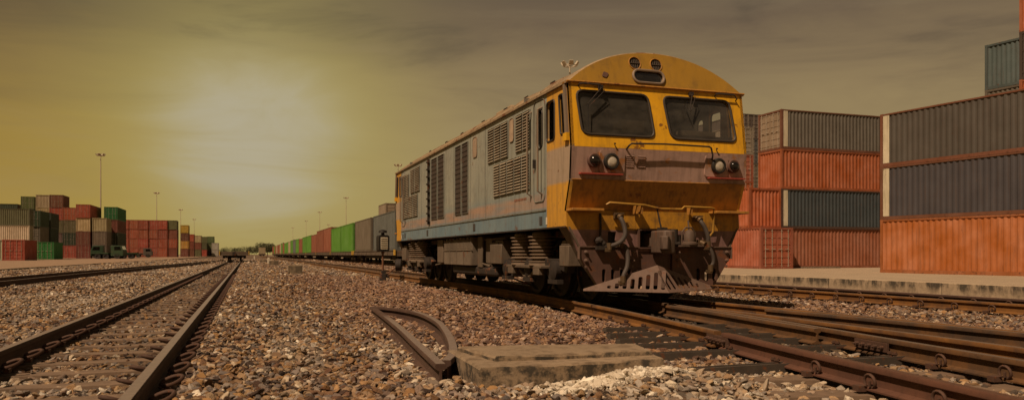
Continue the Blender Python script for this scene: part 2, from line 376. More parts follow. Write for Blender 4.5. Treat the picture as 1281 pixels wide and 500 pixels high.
# ================================================================== mesh helpers
class MB:
    def __init__(s): s.v = []; s.f = []
    def add(s, vs, fs):
        b = len(s.v); s.v += [tuple(x) for x in vs]; s.f += [tuple(b+i for i in f) for f in fs]; return s
    def box(s, c, d, rot=None, taper=None):
        hx, hy, hz = d[0]/2, d[1]/2, d[2]/2; vs = []
        for z in (-1, 1):
            k = 1 if (taper is None or z < 0) else taper
            for x, y in ((-1, -1), (1, -1), (1, 1), (-1, 1)): vs.append(Vector((x*hx*k, y*hy*k, z*hz)))
        if rot is not None: vs = [rot @ p for p in vs]
        vs = [p+Vector(c) for p in vs]
        return s.add(vs, [(3, 2, 1, 0), (4, 5, 6, 7), (0, 1, 5, 4), (1, 2, 6, 5), (2, 3, 7, 6), (3, 0, 4, 7)])
    def b6(s, x0, x1, y0, y1, z0, z1):
        return s.box(((x0+x1)/2, (y0+y1)/2, (z0+z1)/2), (abs(x1-x0), abs(y1-y0), abs(z1-z0)))
    def cyl(s, p0, p1, r0, r1=None, n=12, cap=True):
        p0 = Vector(p0); p1 = Vector(p1); r1 = r0 if r1 is None else r1
        ax = (p1-p0).normalized(); u = ax.orthogonal().normalized(); v = ax.cross(u)
        vs = [p0+(u*math.cos(6.28318*i/n)+v*math.sin(6.28318*i/n))*r0 for i in range(n)]
        vs += [p1+(u*math.cos(6.28318*i/n)+v*math.sin(6.28318*i/n))*r1 for i in range(n)]
        fs = [(i, (i+1) % n, n+(i+1) % n, n+i) for i in range(n)]
        if cap: fs += [tuple(reversed(range(n))), tuple(range(n, 2*n))]
        return s.add(vs, fs)
    def tube(s, pts, r, n=8, closed=False):
        pts = [Vector(p) for p in pts]; m = len(pts); vs = []; pu = None
        for i, p in enumerate(pts):
            a = pts[(i-1) % m] if (closed or i > 0) else p; b = pts[(i+1) % m] if (closed or i < m-1) else p
            t = (b-a).normalized()
            if pu is None: u = t.orthogonal().normalized()
            else:
                u = pu-t*pu.dot(t)
                u = u.normalized() if u.length > 1e-6 else t.orthogonal().normalized()
            pu = u; v = t.cross(u)
            rr = r[i] if hasattr(r, '__len__') else r
            vs += [p+(u*math.cos(6.28318*k/n)+v*math.sin(6.28318*k/n))*rr for k in range(n)]
        fs = []
        for i in range(m if closed else m-1):
            j = (i+1) % m
            for k in range(n): fs.append((i*n+k, i*n+(k+1) % n, j*n+(k+1) % n, j*n+k))
        if not closed: fs += [tuple(reversed(range(n))), tuple((m-1)*n+k for k in range(n))]
        return s.add(vs, fs)
    def lathe(s, prof, c, axis=(0, 0, 1), n=20):
        ax = Vector(axis).normalized(); u = ax.orthogonal().normalized(); v = ax.cross(u); c = Vector(c)
        vs = []; m = len(prof)
        for (r, h) in prof:
            vs += [c+ax*h+(u*math.cos(6.28318*k/n)+v*math.sin(6.28318*k/n))*r for k in range(n)]
        fs = []
        for i in range(m-1):
            for k in range(n): fs.append((i*n+k, i*n+(k+1) % n, (i+1)*n+(k+1) % n, (i+1)*n+k))
        fs += [tuple(reversed(range(n))), tuple((m-1)*n+k for k in range(n))]
        return s.add(vs, fs)
    def prism(s, poly, a, b, mp):
        """poly: 2D outline; a, b: the two depths; mp(p, q, depth) -> 3D"""
        n = len(poly)
        vs = [mp(p[0], p[1], a) for p in poly]+[mp(p[0], p[1], b) for p in poly]
        fs = [(i, (i+1) % n, n+(i+1) % n, n+i) for i in range(n)]+[tuple(reversed(range(n))), tuple(range(n, 2*n))]
        return s.add(vs, fs)
    def plate(s, outer, holes, a, b, mp):
        """flat plate with openings cut through, thickness a..b"""
        bm = bmesh.new(); loops = [outer]+list(holes); es = []; L = []
        for lp in loops:
            vs = [bm.verts.new((p[0], p[1], 0)) for p in lp]; L.append(vs)
            es += [bm.edges.new((vs[i], vs[(i+1) % len(vs)])) for i in range(len(vs))]
        bmesh.ops.triangle_fill(bm, use_beauty=True, use_dissolve=False, edges=es, normal=(0, 0, 1))
        bm.verts.index_update()
        N = len(bm.verts)
        co = [(v.co.x, v.co.y) for v in bm.verts]
        tri = [tuple(v.index for v in f.verts) for f in bm.faces]
        vs = [mp(x, y, a) for x, y in co]+[mp(x, y, b) for x, y in co]
        fs = list(tri)+[tuple(N+i for i in reversed(t)) for t in tri]
        for lp in L:
            for i in range(len(lp)):
                p, q = lp[i].index, lp[(i+1) % len(lp)].index
                fs.append((p, q, N+q, N+p))
        bm.free()
        return s.add(vs, fs)
    def mesh(s, name, angle=35):
        me = bpy.data.meshes.new(name); me.from_pydata([tuple(v) for v in s.v], [], s.f); me.update()
        bm = bmesh.new(); bm.from_mesh(me); bmesh.ops.recalc_face_normals(bm, faces=bm.faces[:]); bm.to_mesh(me); bm.free()
        if angle:
            me.shade_smooth(); me.set_sharp_from_angle(angle=R(angle))
        return me
    def build(s, name, mat, parent=None, bevel=0, angle=35, loc=None, rot=None):
        me = s.mesh(name, angle); me.materials.append(mat)
        o = bpy.data.objects.new(name, me); col.objects.link(o)
        if parent: o.parent = parent
        if loc is not None: o.location = loc
        if rot is not None: o.rotation_euler = rot
        if bevel:
            b = o.modifiers.new('bevel', 'BEVEL'); b.width = bevel; b.segments = 2; b.limit_method = 'ANGLE'; b.angle_limit = R(40)
        return o
def inst(name, me, parent=None, loc=(0, 0, 0), rot=(0, 0, 0), scale=None, mat=None):
    o = bpy.data.objects.new(name, me); col.objects.link(o)
    if parent: o.parent = parent
    o.location = loc; o.rotation_euler = rot
    if scale: o.scale = scale
    if mat and not me.materials: me.materials.append(mat)
    return o
def tag(o, label=None, cat=None, group=None, kind=None):
    if label: o['label'] = label
    if cat: o['category'] = cat
    if group: o['group'] = group
    if kind: o['kind'] = kind
    return o
def empty(name, loc, rz=0.0):
    o = bpy.data.objects.new(name, None); col.objects.link(o); o.location = loc; o.rotation_euler = (0, 0, rz); o.empty_display_size = 0.3
    return o
def kids(o): return [c for c in col.objects if c.parent == o]
def copy_tree(o, parent=None, table=None):
    if table is None:
        table = {}
        for c in col.objects:
            if c.parent: table.setdefault(c.parent.name, []).append(c)
    c = o.copy(); col.objects.link(c); c.parent = parent
    for ch in table.get(o.name, []): copy_tree(ch, c, table)
    return c
def rrect(x0, x1, y0, y1, r, n=5):
    pts = []
    for cx, cy, a0 in ((x1-r, y0+r, -90), (x1-r, y1-r, 0), (x0+r, y1-r, 90), (x0+r, y0+r, 180)):
        for i in range(n+1):
            a = R(a0+90*i/n); pts.append((cx+r*math.cos(a), cy+r*math.sin(a)))
    return pts
def rpoly(pts, r, n=4):
    """round the corners of a polygon"""
    out = []; m = len(pts)
    for i in range(m):
        p = Vector(pts[i]); a = Vector(pts[i-1]); b = Vector(pts[(i+1) % m])
        da = (a-p).normalized()*r; db = (b-p).normalized()*r
        for k in range(n+1):
            t = k/n; q = (p+da)*(1-t)**2+p*2*t*(1-t)+(p+db)*t*t
            out.append((q.x, q.y))
    return out
FR = lambda off=0.0: (lambda x, z, d: (x, d+off, z))

# ================================================================== ground and tracks
def smooth(t): t = max(0.0, min(1.0, t)); return t*t*(3-2*t)
def near_x(y):      # left rail of the locomotive's track, swinging towards the camera
    K = NEAR
    if y >= K[-1][1]: return K[-1][0]
    if y <= K[0][1]: return K[0][0]+(K[1][0]-K[0][0])/(K[1][1]-K[0][1])*(y-K[0][1])
    for (xa, ya), (xb, yb) in zip(K, K[1:]):
        if ya <= y <= yb: return xa+(xb-xa)*(y-ya)/(yb-ya)
NEAR = [(2.72, -2), (3.30, 2.2), (3.51, 3.6), (3.71, 4.9), (3.86, 5.8), (4.0, 6.7), (4.21, 8.3), (4.46, 10.8), (4.60, 13), (4.66, 15.5), (4.68, 19)]
def left_far_x(y):  # right rail of the far-left track
    K = [(-6.2, -5), (-5.95, 12), (-5.78, 20), (-5.45, 31), (-4.6, 46), (-3.3, 66), (-2.3, 88), (-1.7, 112)]
    if y >= K[-1][1]: return K[-1][0]
    if y <= K[0][1]: return K[0][0]
    for (xa, ya), (xb, yb) in zip(K, K[1:]):
        if ya <= y <= yb:
            t = smooth((y-ya)/(yb-ya))*0.35+0.65*(y-ya)/(yb-ya); return xa+(xb-xa)*t
def gh(x, y):
    """height of the ballast bed"""
    n = noise.noise(Vector((x*0.55, y*0.35, 1.3)))*0.035+noise.noise(Vector((x*1.7, y*1.3, 4.0)))*0.018
    keep = min(1.0, max(0.0, (abs(x+1.07)-1.0)/0.8), max(0.0, (abs(x-10.3)-1.0)/0.5))
    if y > 1:
        keep = min(keep, max(0.0, (near_x(y)-0.45-x)/0.8) if x < 7.5 else 1.0)
    z = -0.035+n*keep
    # small drifts of stone against the slab and the scrap rail
    z += 0.10*math.exp(-(((x-2.45)/0.50)**2+((y-4.30)/0.30)**2))
    z += 0.03*math.exp(-(((x-0.9)/0.4)**2+((y-4.4)/0.5)**2))
    if 0.3 < x < 3.4 and y > 12: z += 0.05*smooth((y-12)/15)*smooth((x-0.3)/0.8)*smooth((3.4-x)/0.8)
    if 4.6 < y < 9 and near_x(y)-1.3 < x < near_x(y): z += .012
    e_ = abs(x+1.07)
    if .66 < e_ < 1.7: z += 0.045*smooth((e_-.66)/.12)*smooth((1.7-e_)/.4)
    if x < -11.4: z -= 0.05
    return z

def axis(parts):
    out = []
    for a, b, s in parts: out += list(np.arange(a, b, s))
    return out+[parts[-1][1]]
gx = axis([(-3000, -600, 400), (-600, -60, 60), (-60, -14, 4), (-14, 14, 0.4), (14, 60, 4), (60, 600, 60), (600, 3000, 400)])
gy = axis([(-600, -60, 60), (-60, -4, 4), (-4, 40, 0.4), (40, 120, 2), (120, 600, 30), (600, 3600, 300)])
vs = [(x, y, (gh(x, y) if (-14 <= x <= 14 and -4 <= y <= 120) else -0.10)) for y in gy for x in gx]
nx = len(gx)
fs = [(j*nx+i, j*nx+i+1, (j+1)*nx+i+1, (j+1)*nx+i) for j in range(len(gy)-1) for i in range(nx-1)]
gb = MB(); gb.add(vs, fs)
tag(gb.build('ground', M['ground'], angle=180), kind='structure')

# rail section: (half width, height), foot at 0
RP = [(-.058, 0), (.058, 0), (.058, .010), (.012, .026), (.008, .045), (.008, .095), (.033, .108), (.034, .130), (.028, .140), (-.028, .140), (-.034, .130), (-.033, .108), (-.008, .095), (-.008, .045), (-.012, .026), (-.058, .010)]
def rail_mb(pts, z0=0.01, mb=None, k=1.0):
    mb = mb or MB(); pts = [Vector((p[0], p[1], p[2] if len(p) > 2 else 0)) for p in pts]; m = len(pts); n = len(RP); vs = []
    for i, p in enumerate(pts):
        t = pts[min(i+1, m-1)]-pts[max(i-1, 0)]; t.z = 0; t.normalize(); s = Vector((t.y, -t.x, 0))
        vs += [p+s*q[0]*k+Vector((0, 0, z0+q[1]*k)) for q in RP]
    fs = []
    for i in range(m-1):
        for k2 in range(n): fs.append((i*n+k2, i*n+(k2+1) % n, (i+1)*n+(k2+1) % n, (i+1)*n+k2))
    fs += [tuple(reversed(range(n))), tuple((m-1)*n+k2 for k2 in range(n))]
    return mb.add(vs, fs)
def catmull(P, n=8):
    out = []; P = [Vector((*p, 0)) if len(p) == 2 else Vector(p) for p in P]
    Q = [P[0]*2-P[1]]+P+[P[-1]*2-P[-2]]
    for i in range(1, len(Q)-2):
        a, b, c, d = Q[i-1], Q[i], Q[i+1], Q[i+2]
        for k in range(n):
            t = k/n
            out.append(0.5*((2*b)+(c-a)*t+(2*a-5*b+4*c-d)*t*t+(3*b-a-3*c+d)*t**3))
    out.append(Q[-2]); return out

# shared small meshes
def clip_mesh():
    """spring clip: a loop of round bar standing on the rail foot, with its two legs"""
    mb = MB()
    pts = [(.050+.048*math.cos(R(a)), .044*math.sin(R(a)), .052+.016*math.cos(R(a))+.012*math.sin(R(a))) for a in range(-150, 151, 20)]
    mb.tube([(0.0, -.03, .022)]+pts+[(0.0, .03, .028)], 0.0105, 6)
    mb.box((0.030, 0, 0.012), (0.03, 0.05, 0.024))
    me = mb.mesh('clip', 60); me.materials.append(M['clip']); return me
def loop_mesh():
    """pigtail clip seen as an upright ring against the web"""
    mb = MB(); pts = [(0.028+0.012*math.sin(R(a)*.5), 0.034*math.cos(R(a)), 0.048+0.034*math.sin(R(a))) for a in range(-120, 231, 25)]
    mb.tube(pts+[(0.055, -0.045, 0.014), (0.05, -0.085, 0.012)], 0.0085, 6)
    mb.box((0.055, -0.05, 0.006), (0.05, 0.05, 0.03)); mb.cyl((0.035, 0, 0.02), (0.035, 0, 0.05), 0.008, n=6)
    me = mb.mesh('clip', 60); me.materials.append(M['clip']); return me
def chair_mesh():
    mb = MB(); mb.box((0.075, 0, 0.008), (0.075, 0.13, 0.016))
    for y in (-0.028, 0.028):
        mb.cyl((0.075, y, 0.01), (0.075, y, 0.055), 0.014, n=6); mb.cyl((0.075, y, 0.035), (0.075, y, 0.047), 0.020, n=6)
    me = mb.mesh('base_plate', 40); me.materials.append(M['clip']); return me
def sleeper_mesh(L, wd, h, name, mat, wob=0.0):
    mb = MB(); n = 8
    for i in range(n):
        pass
    vs = []
    for i in range(n+1):
        x = -L/2+L*i/n; dip = -0.012*math.sin(math.pi*i/n)
        k = 1.0
        for y, z in ((-wd/2, -h), (wd/2, -h), (wd*.42, dip), (-wd*.42, dip)):
            vs.append((x, y*k+random.uniform(-wob, wob), z+random.uniform(-wob, wob)*.5))
    fs = [(i*4+k, i*4+(k+1) % 4, (i+1)*4+(k+1) % 4, (i+1)*4+k) for i in range(n) for k in range(4)]+[(3, 2, 1, 0), (n*4, n*4+1, n*4+2, n*4+3)]
    mb.add(vs, fs); me = mb.mesh(name, 30); me.materials.append(mat); return me
CLIP, LOOP, CHAIR = clip_mesh(), loop_mesh(), chair_mesh()
SLEEP = [sleeper_mesh(2.05, .21, .12, 'sleeper', M['sleeper'], .007) for _ in range(4)]
SLEEP_S = sleeper_mesh(2.3, .13, .09, 'steel_sleeper', M['steel_sleeper'], .003)
def steel_sleeper_mesh(L):
    mb = MB()      # an upturned trough: flat top, two lips, open end
    mb.b6(-L/2, L/2, -.040, .040, -.012, 0); mb.b6(-L/2, L/2, -.046, -.036, -.08, .010); mb.b6(-L/2, L/2, .036, .046, -.08, .010)
    mb.b6(-L/2, -L/2+.01, -.05, .05, -.08, -.012)
    me = mb.mesh('steel_sleeper', 30); me.materials.append(M['steel_sleeper']); return me

SLEEPERS = []   # rectangles where stones lie thinner: (cx, cy, half length, half width, angle)
# --- track 1: the one the camera stands beside
t1 = empty('railway_track', (-1.07, 0, 0))
tag(t1, 'straight open track on the left with coiled clips, leading to the empty wagon', 'railway track')
ys = [-3, 0, 2, 4, 6, 8, 10, 14, 18, 24, 30, 40, 60, 90, 130, 200, 320, 500]
for sx_ in (-0.545, 0.545):
    rail_mb([(sx_, y, 0) for y in ys]).build('rail', M['rail_brown'], t1)
k = 0; y = 1.6
while y < 48:
    inst('sleeper', SLEEP[k % 4], t1, (random.uniform(-.02, .02), y, 0.006), (0, 0, random.uniform(-.012, .012)))
    SLEEPERS.append((-1.07, y, 1.0, .10, 0))
    if y < 30:
        for sx_ in (-0.545, 0.545):
            for sd_ in (-1, 1):
                inst('clip', CLIP, t1, (sx_+sd_*0.05, y, 0.012), (0, 0, (0 if sd_ > 0 else math.pi)+random.uniform(-.08, .08)), (1.25, 1.25, 1.15))
    y += 0.56; k += 1

# --- locomotive's track and the turnout at its near end
t2 = empty('railway_track', (0, 0, 0))
tag(t2, 'rusty track under the yellow locomotive, its near rail coming down to the right corner', 'railway track')
nr = [Vector((near_x(-2), -2, 0))]+catmull([(a, b) for a, b in NEAR[1:]], 6)
nearpart = [p for p in nr if p.y <= 5.75]; farpart = [p for p in nr if p.y > 5.76]
rail_mb(nearpart).build('rail', M['rail_red'], t2).__setitem__('label', 'red-brown near length of rail with ring clips')
rail_mb(farpart+[Vector((4.68, yy, 0)) for yy in (24, 30, 45, 70, 110, 200, 330)]).build('rail', M['rail_orange'], t2).__setitem__('label', 'orange rusted length of rail running under the locomotive')
def off_pts(P, d):
    out = []
    for i, p in enumerate(P):
        t = P[min(i+1, len(P)-1)]-P[max(i-1, 0)]; t.z = 0; t.normalize(); out.append(p+Vector((t.y, -t.x, 0))*d)
    return out
sec = off_pts(nr, 1.07)
rail_mb(sec+[Vector((5.75, yy, 0)) for yy in (24, 30, 45, 70, 110, 200, 330)]).build('rail', M['rail_grey'], t2)
t3 = empty('railway_track', (0, 0, 0))
tag(t3, 'diverging turnout rails between the locomotive track and the platform track', 'railway track')
th = catmull([(6.42, -2), (6.38, 3), (6.33, 5), (6.26, 7.3), (6.16, 9.5), (5.98, 12), (5.85, 14.5)], 6)
rail_mb(th).build('rail', M['rail_orange'], t3)
rail_mb(catmull([(5.05, 1.0), (5.13, 3.2), (5.25, 4.6), (5.33, 6.0), (5.37, 7.2), (5.36, 8.4)], 6)).build('rail', M['rail_orange'], t3)
rail_mb(catmull([(6.24, 3.2), (6.22, 4.2), (6.17, 5.4), (6.09, 7.0), (6.02, 8.0)], 6)).build('check_rail', M['rail_grey'], t3)
rail_mb(catmull([(4.83, 5.7), (4.95, 6.6), (5.12, 7.9), (5.22, 9.0)], 4)).build('check_rail', M['rail_grey'], t3)
def fishplate(parent, P, ang, side, L=0.42):
    mb = MB(); Rm = Matrix.Rotation(ang, 3, 'Z')
    def T(x, y, z): v = Rm @ Vector((x, y, z)); return (v.x+P[0], v.y+P[1], v.z)
    mb.box(T(side*.022, 0, .080), (.022, L, .072), Rm)
    for i in range(5):
        yy = -L/2+.05+i*(L-.1)/4
        mb.cyl(T(side*.03, yy, .08), T(side*.062, yy, .08), .017, n=6)
        mb.cyl(T(side*.03, yy, .08), T(side*.078, yy, .08), .009, n=6)
    mb.build('fishplate', M['clip'], parent, bevel=.002)
def heading(fn, y): return -math.atan2(fn(y+.2)-fn(y-.2), .4)
fishplate(t2, (near_x(5.75), 5.75), heading(near_x, 5.75), -1)
fishplate(t2, (near_x(4.95)+1.07, 5.0), heading(near_x, 5.0), -1)
fishplate(t2, (near_x(8.4)+1.07, 8.4), heading(near_x, 8.4), -1, .3)
fishplate(t3, (6.36, 4.3), heading(lambda y: 6.3, 4.3), -1)
fishplate(t3, (6.12, 10.2), .06, -1, .3)
# sleepers of the turnout and the nearer plain line
lefts = {4.68: 2.86, 5.42: 3.0, 5.97: 3.12, 6.41: 3.21, 6.89: 3.34, 7.41: 3.55}
STEEL = {}
for yy, xl in list(lefts.items())+[(7.95, 3.75), (8.5, 3.8), (9.05, 3.9), (9.6, 3.95), (10.2, 4.0), (10.8, 4.0)]:
    L = 6.75-xl
    o = inst('steel_sleeper', steel_sleeper_mesh(L), t2, (xl+L/2, yy, (.030 if yy < 7.6 else -.03)), (0, 0, R(2 if yy < 5 else random.uniform(-1.5, .5))))
    if yy < 9:
        for fn in (near_x, lambda y: near_x(y)+1.07):
            for sd_ in (-1, 1):
                inst('base_plate', CHAIR, t2, (fn(yy), yy, 0.014), (0, 0, heading(near_x, yy)+(0 if sd_ > 0 else math.pi)))
        for sd_ in (-1, 1): inst('base_plate', CHAIR, t3, (6.27+.02*(7-yy)/3, yy, 0.014), (0, 0, 0 if sd_ > 0 else math.pi))
y = 1.4; k = 0
while y < 4.3:
    for cx, tr in ((near_x(y)+.53, t2),):
        h = heading(near_x, y)
        inst('sleeper', SLEEP[k % 4], tr, (cx-.05, y, -0.002), (0, 0, h), (1.08, 1.2, 1))
        SLEEPERS.append((cx-.05, y, 1.1, .13, h))
        for fn in (near_x, lambda yy: near_x(yy)+1.07):
            for sd_ in (-1, 1):
                inst('clip', LOOP, tr, (fn(y)+sd_*.015, y, 0.012), (0, 0, h+(0 if sd_ > 0 else math.pi)), (1.15, 1.15, 1.15))
    y += 0.56; k += 1
for yy in (2.0, 2.6, 3.2, 3.8):
    inst('sleeper', SLEEP[1], t3, (6.9, yy, -0.006), (0, 0, 0), (.6, 1.1, 1))
    inst('base_plate', CHAIR, t3, (6.36, yy, .012), (0, 0, math.pi))
# far sleepers under the locomotive track
y = 12.0; k = 0
while y < 40:
    inst('sleeper', SLEEP[k % 4], t2, (5.215, y, -0.02), (0, 0, 0)); y += .62; k += 1

# --- platform track
t4 = empty('railway_track', (10.3, 0, 0))
tag(t4, 'rusty track running close along the concrete platform edge', 'railway track')
for sx_ in (-0.535, 0.535):
    rail_mb([(sx_, y, 0) for y in [-3, 0, 3, 6, 9, 12, 18, 30, 50, 90, 160, 330]]).build('rail', M['rail_orange'] if sx_ < 0 else M['rail_brown'], t4)
y = 2.0; k = 0
while y < 30:
    inst('sleeper', SLEEP[k % 4], t4, (0, y, -0.015)); 
    for sx_ in (-0.535, 0.535): inst('clip', LOOP, t4, (sx_-.015, y, 0.012), (0, 0, math.pi), (1.3, 1.3, 1.2))
    y += .6; k += 1

# --- far-left track
t5 = empty('railway_track', (0, 0, 0))
tag(t5, 'dark track at the far left beside the low kerb of the container yard', 'railway track')
ysl = [-5, 0, 5, 10, 15, 20, 25, 30, 35, 40, 46, 52, 58, 66, 72, 80, 88, 95, 103, 112]
rail_mb([(left_far_x(y), y, 0) for y in ysl]).build('rail', M['rail_brown'], t5)
rail_mb([(left_far_x(y)-1.07, y, 0) for y in ysl]).build('rail', M['rail_brown'], t5)
y = 14.0
while y < 60:
    inst('sleeper', SLEEP[0], t5, (left_far_x(y)-.53, y, -0.012), (0, 0, heading(left_far_x, y))); y += .9

# ------------------------------------------------------------------ yard on the left
yb = MB(); yb.b6(-600, -12.02, -60, 900, -0.30, 0.055)
tag(yb.build('container_yard_pavement', M['yard']), kind='structure')
kb = empty('kerb', (-11.9, 0, 0)); kb['kind'] = 'structure'
km = MB(); km.b6(-.11, .11, 0, 5.97, -.25, .06); kme = km.mesh('kerb_stone'); kme.materials.append(M['block'])
for i in range(30): inst('kerb_stone', kme, kb, (random.uniform(-.01, .01), 12+i*6.0, random.uniform(-.012, .006)))
km2 = MB(); km2.b6(-.11, .11, 192, 900, -.25, .06); km2.build('far_kerb', M['block'], kb)

# ------------------------------------------------------------------ platform on the right
pb = MB()
prof = [(12.95, -.4), (12.95, .262), (30.0, -.090), (400, -.090), (400, -.4)]
pb.prism(prof, -60, 900, lambda p, q, d: (p, d, q))
tag(pb.build('platform', M['platform'], angle=20), kind='structure')
pe = empty('platform_edge', (12.6, 0, 0)); pe['kind'] = 'structure'
ej = [11.47+3.06*k for k in range(-7, 20)]
for a, b in zip(ej, ej[1:]):
    mb = MB(); dz = random.uniform(-.006, .008); dx = random.uniform(-.012, .012)
    mb.b6(dx, .345, a+.015, b-.015, -.35, .268+dz)
    mb.build('edge_block', M['platform'], pe, bevel=.018)

# ================================================================== shipping containers
CW, CH = 2.44, 2.59
def corr(mb, p0, along, up, nrm, L, H, pitch=0.278, dep=0.04):
    """corrugated sheet: p0 corner, unit vectors along / up, nrm outward; ribs upright"""
    n = max(3, int(L/pitch)); pitch = L/n; vs = []; xs = []
    for i in range(n):
        b = i*pitch
        xs += [(b, 0), (b+pitch*.26, 0), (b+pitch*.5, -dep), (b+pitch*.76, -dep)]
    xs.append((L, 0))
    for z in (0, H):
        for a, d in xs: vs.append(p0+along*a+nrm*d+up*z)
    m = len(xs)
    mb.add(vs, [(i, i+1, m+i+1, m+i) for i in range(m-1)])
_cm = {}
X_, Y_, Z_ = Vector((1, 0, 0)), Vector((0, 1, 0)), Vector((0, 0, 1))
def cmesh(kind, L, fine=True):
    """container pieces; local origin at the middle of the near end, on the floor"""
    key = (kind, L, fine)
    if key in _cm: return _cm[key]
    mb = MB(); h = CW/2; p = 0.15
    if kind == 'frame':
        for sx_ in (-1, 1):
            for y0 in (0, L-p): mb.b6(sx_*h, sx_*(h-.16), y0, y0+p, .10, CH-.10)
            mb.b6(sx_*h, sx_*(h-.08), p, L-p, .0, .16); mb.b6(sx_*(h-.002), sx_*(h-.07), p, L-p, CH-.08, CH-.01)
            for y0 in (-.004, L-.178+.004):
                for z0 in (0, CH-.118): mb.b6(sx_*(h+.004), sx_*(h-.165), y0, y0+.178, z0, z0+.118)
        for y0 in (.002, L-.102): 
            mb.b6(-h+.165, h-.165, y0, y0+.10, .0, .15); mb.b6(-h+.165, h-.165, y0, y0+.10, CH-.13, CH-.015)
    elif kind == 'side_panel':   # on the x = -h side, facing -x
        corr(mb, Vector((-h+.025, p, .15)), Y_, Z_, -X_, L-2*p, CH-.22)
    elif kind == 'end_panel':
        corr(mb, Vector((-h+.16, .035, .14)), X_, Z_, -Y_, CW-.32, CH-.26, 0.25, 0.045)
    elif kind == 'roof_panel':
        mb.b6(-h+.07, h-.07, .1, L-.1, CH-.03, CH-.008)
    elif kind == 'floor_panel':
        mb.b6(-h+.08, h-.08, .1, L-.1, .10, .15)
    elif kind == 'door':         # left leaf, x from -h+.17 to 0
        w2 = h-.175; mb.b6(-h+.17, -.012, .05, .08, .16, CH-.15)
        mb.b6(-h+.17, -.012, .035, .052, .16, .24); mb.b6(-h+.17, -.012, .035, .052, CH-.24, CH-.15)
        for i in range(5):
            z0 = .30+i*.41; mb.b6(-h+.23, -.07, .028, .052, z0, z0+.28)
        for i in range(4): mb.b6(-h+.145, -h+.20, .02, .045, .35+i*.58, .43+i*.58)
    elif kind == 'lock_rod':
        mb.cyl((0, 0, .10), (0, 0, CH-.10), .017, n=8)
        for z in (.18, .75, 1.25, 1.9, CH-.22): mb.box((0, .005, z), (.07, .05, .05))
        mb.box((.11, -.012, 1.22), (.26, .022, .035))
    elif kind == 'white_panel':  # flush steel sheet between the near corner post and the first rib
        mb.b6(-h-.002, -h+.03, .17, .50, .17, CH-.10)
    me = mb.mesh(kind, 30)
    me.materials.append(M['container']); _cm[key] = me
    return me
C40, C30, C20 = 12.19, 9.125, 6.06
WHITE = (.62, .57, .42)
def container(x, y, z, L, color, label, group, rz=0.0, door='near', detail=2, white=False, frame_color=None, pal=None, door_color=None):
    """rz turns it about its near-end middle; near end faces local -y"""
    t = empty('shipping_container', (x, y, z), rz); tag(t, label, 'shipping container', group)
    j = random.uniform(.9, 1.1); c4 = (color[0]*j, color[1]*j, color[2]*j, 1)
    f4 = (*[q*.8 for q in (frame_color or color)], 1)
    def put(kind, loc=(0, 0, 0), rot=(0, 0, 0), c=c4, par=t, scale=None, me=None):
        o = inst(kind, me or cmesh(kind, L), par, loc, rot, scale); o.color = c; return o
    put('frame', c=f4)
    put('side_panel'); put('side_panel', (0, L, 0), (0, 0, math.pi)); put('roof_panel'); put('floor_panel')
    dc = (*(door_color or c4[:3]), 1)
    for end in ('near', 'far'):
        org, rot = ((0, 0, 0), 0.0) if end == 'near' else ((0, L, 0), math.pi)
        if end == door and detail > 0:
            for m_ in (1, -1):
                d = put('door', org, (0, 0, rot), scale=(m_, 1, 1), c=dc)
                if detail > 1:
                    for xx in (-.86, -.36):
                        r = inst('lock_rod', cmesh('lock_rod', 0), d, (xx, .008, 0)); r.color = (.42, .36, .28, 1)
        else: put('end_panel', org, (0, 0, rot), c=dc if end == door else c4)
    if white:
        o = put('white_panel'); o.color = (*WHITE, 1); o['label'] = 'cream painted strip beside the corner post'
    return t

RUST = (.42, .115, .042); ORNG = (.42, .14, .045); GREY = (.155, .135, .105); BLUEG = (.085, .090, .092); TEAL = (.045, .062, .072)
# --- big stack at the right edge
B = Vector((29.59, 30.48)); ang = R(7.9)
# the near end in local terms is the far-left corner end: turn it half round
def big(z, color, label, **k):
    # long side towards the track; its own near end lies at the corner seen beside the other stack
    w_ = Vector((math.cos(-ang+0), math.sin(-ang+0)))
    ax = Vector((math.sin(ang), -math.cos(ang)))         # direction of the length, from the corner towards the right edge
    rz = math.atan2(ax.y, ax.x)-math.pi/2
    nrm = Vector((-ax.y, ax.x))                          # to the container's left when looking along it
    c = B+Vector((math.cos(ang), math.sin(ang)))*CW/2
    return container(c.x, c.y, z, C40, color, label, 'tall stack of long containers at the right edge', rz, **k)
TIER = ['standing on the ground', 'second from the ground', 'third from the ground', 'fourth from the ground', 'fifth from the ground', 'sixth from the ground']
GZ = -0.085
gB = 'tall stack of long containers at the right edge'
axv = Vector((math.sin(ang), -math.cos(ang))); inw = Vector((math.cos(ang), math.sin(ang)))
rzB = math.atan2(axv.y, axv.x)-math.pi/2
cB = B+inw*CW/2
def white_side(t, L):
    o = inst('white_panel', cmesh('white_panel', L), t, (0, 0, 0), (0, 0, 0), (-1, 1, 1)); o.color = (*WHITE, 1); o['label'] = 'cream painted strip beside the corner post'
t = container(cB.x, cB.y, GZ, C40, (.42, .140, .042), 'long orange container at the foot of the nearest stack by the right edge', gB, rzB)
t = container(cB.x, cB.y, GZ+CH, C40, (.054, .052, .062), 'long slate grey container, middle of the nearest stack by the right edge', gB, rzB, frame_color=(.20, .08, .04)); white_side(t, C40)
t = container(cB.x, cB.y, GZ+2*CH, C40, (.074, .067, .058), 'long brownish grey container, top of the nearest stack by the right edge', gB, rzB, frame_color=(.22, .08, .04)); white_side(t, C40)

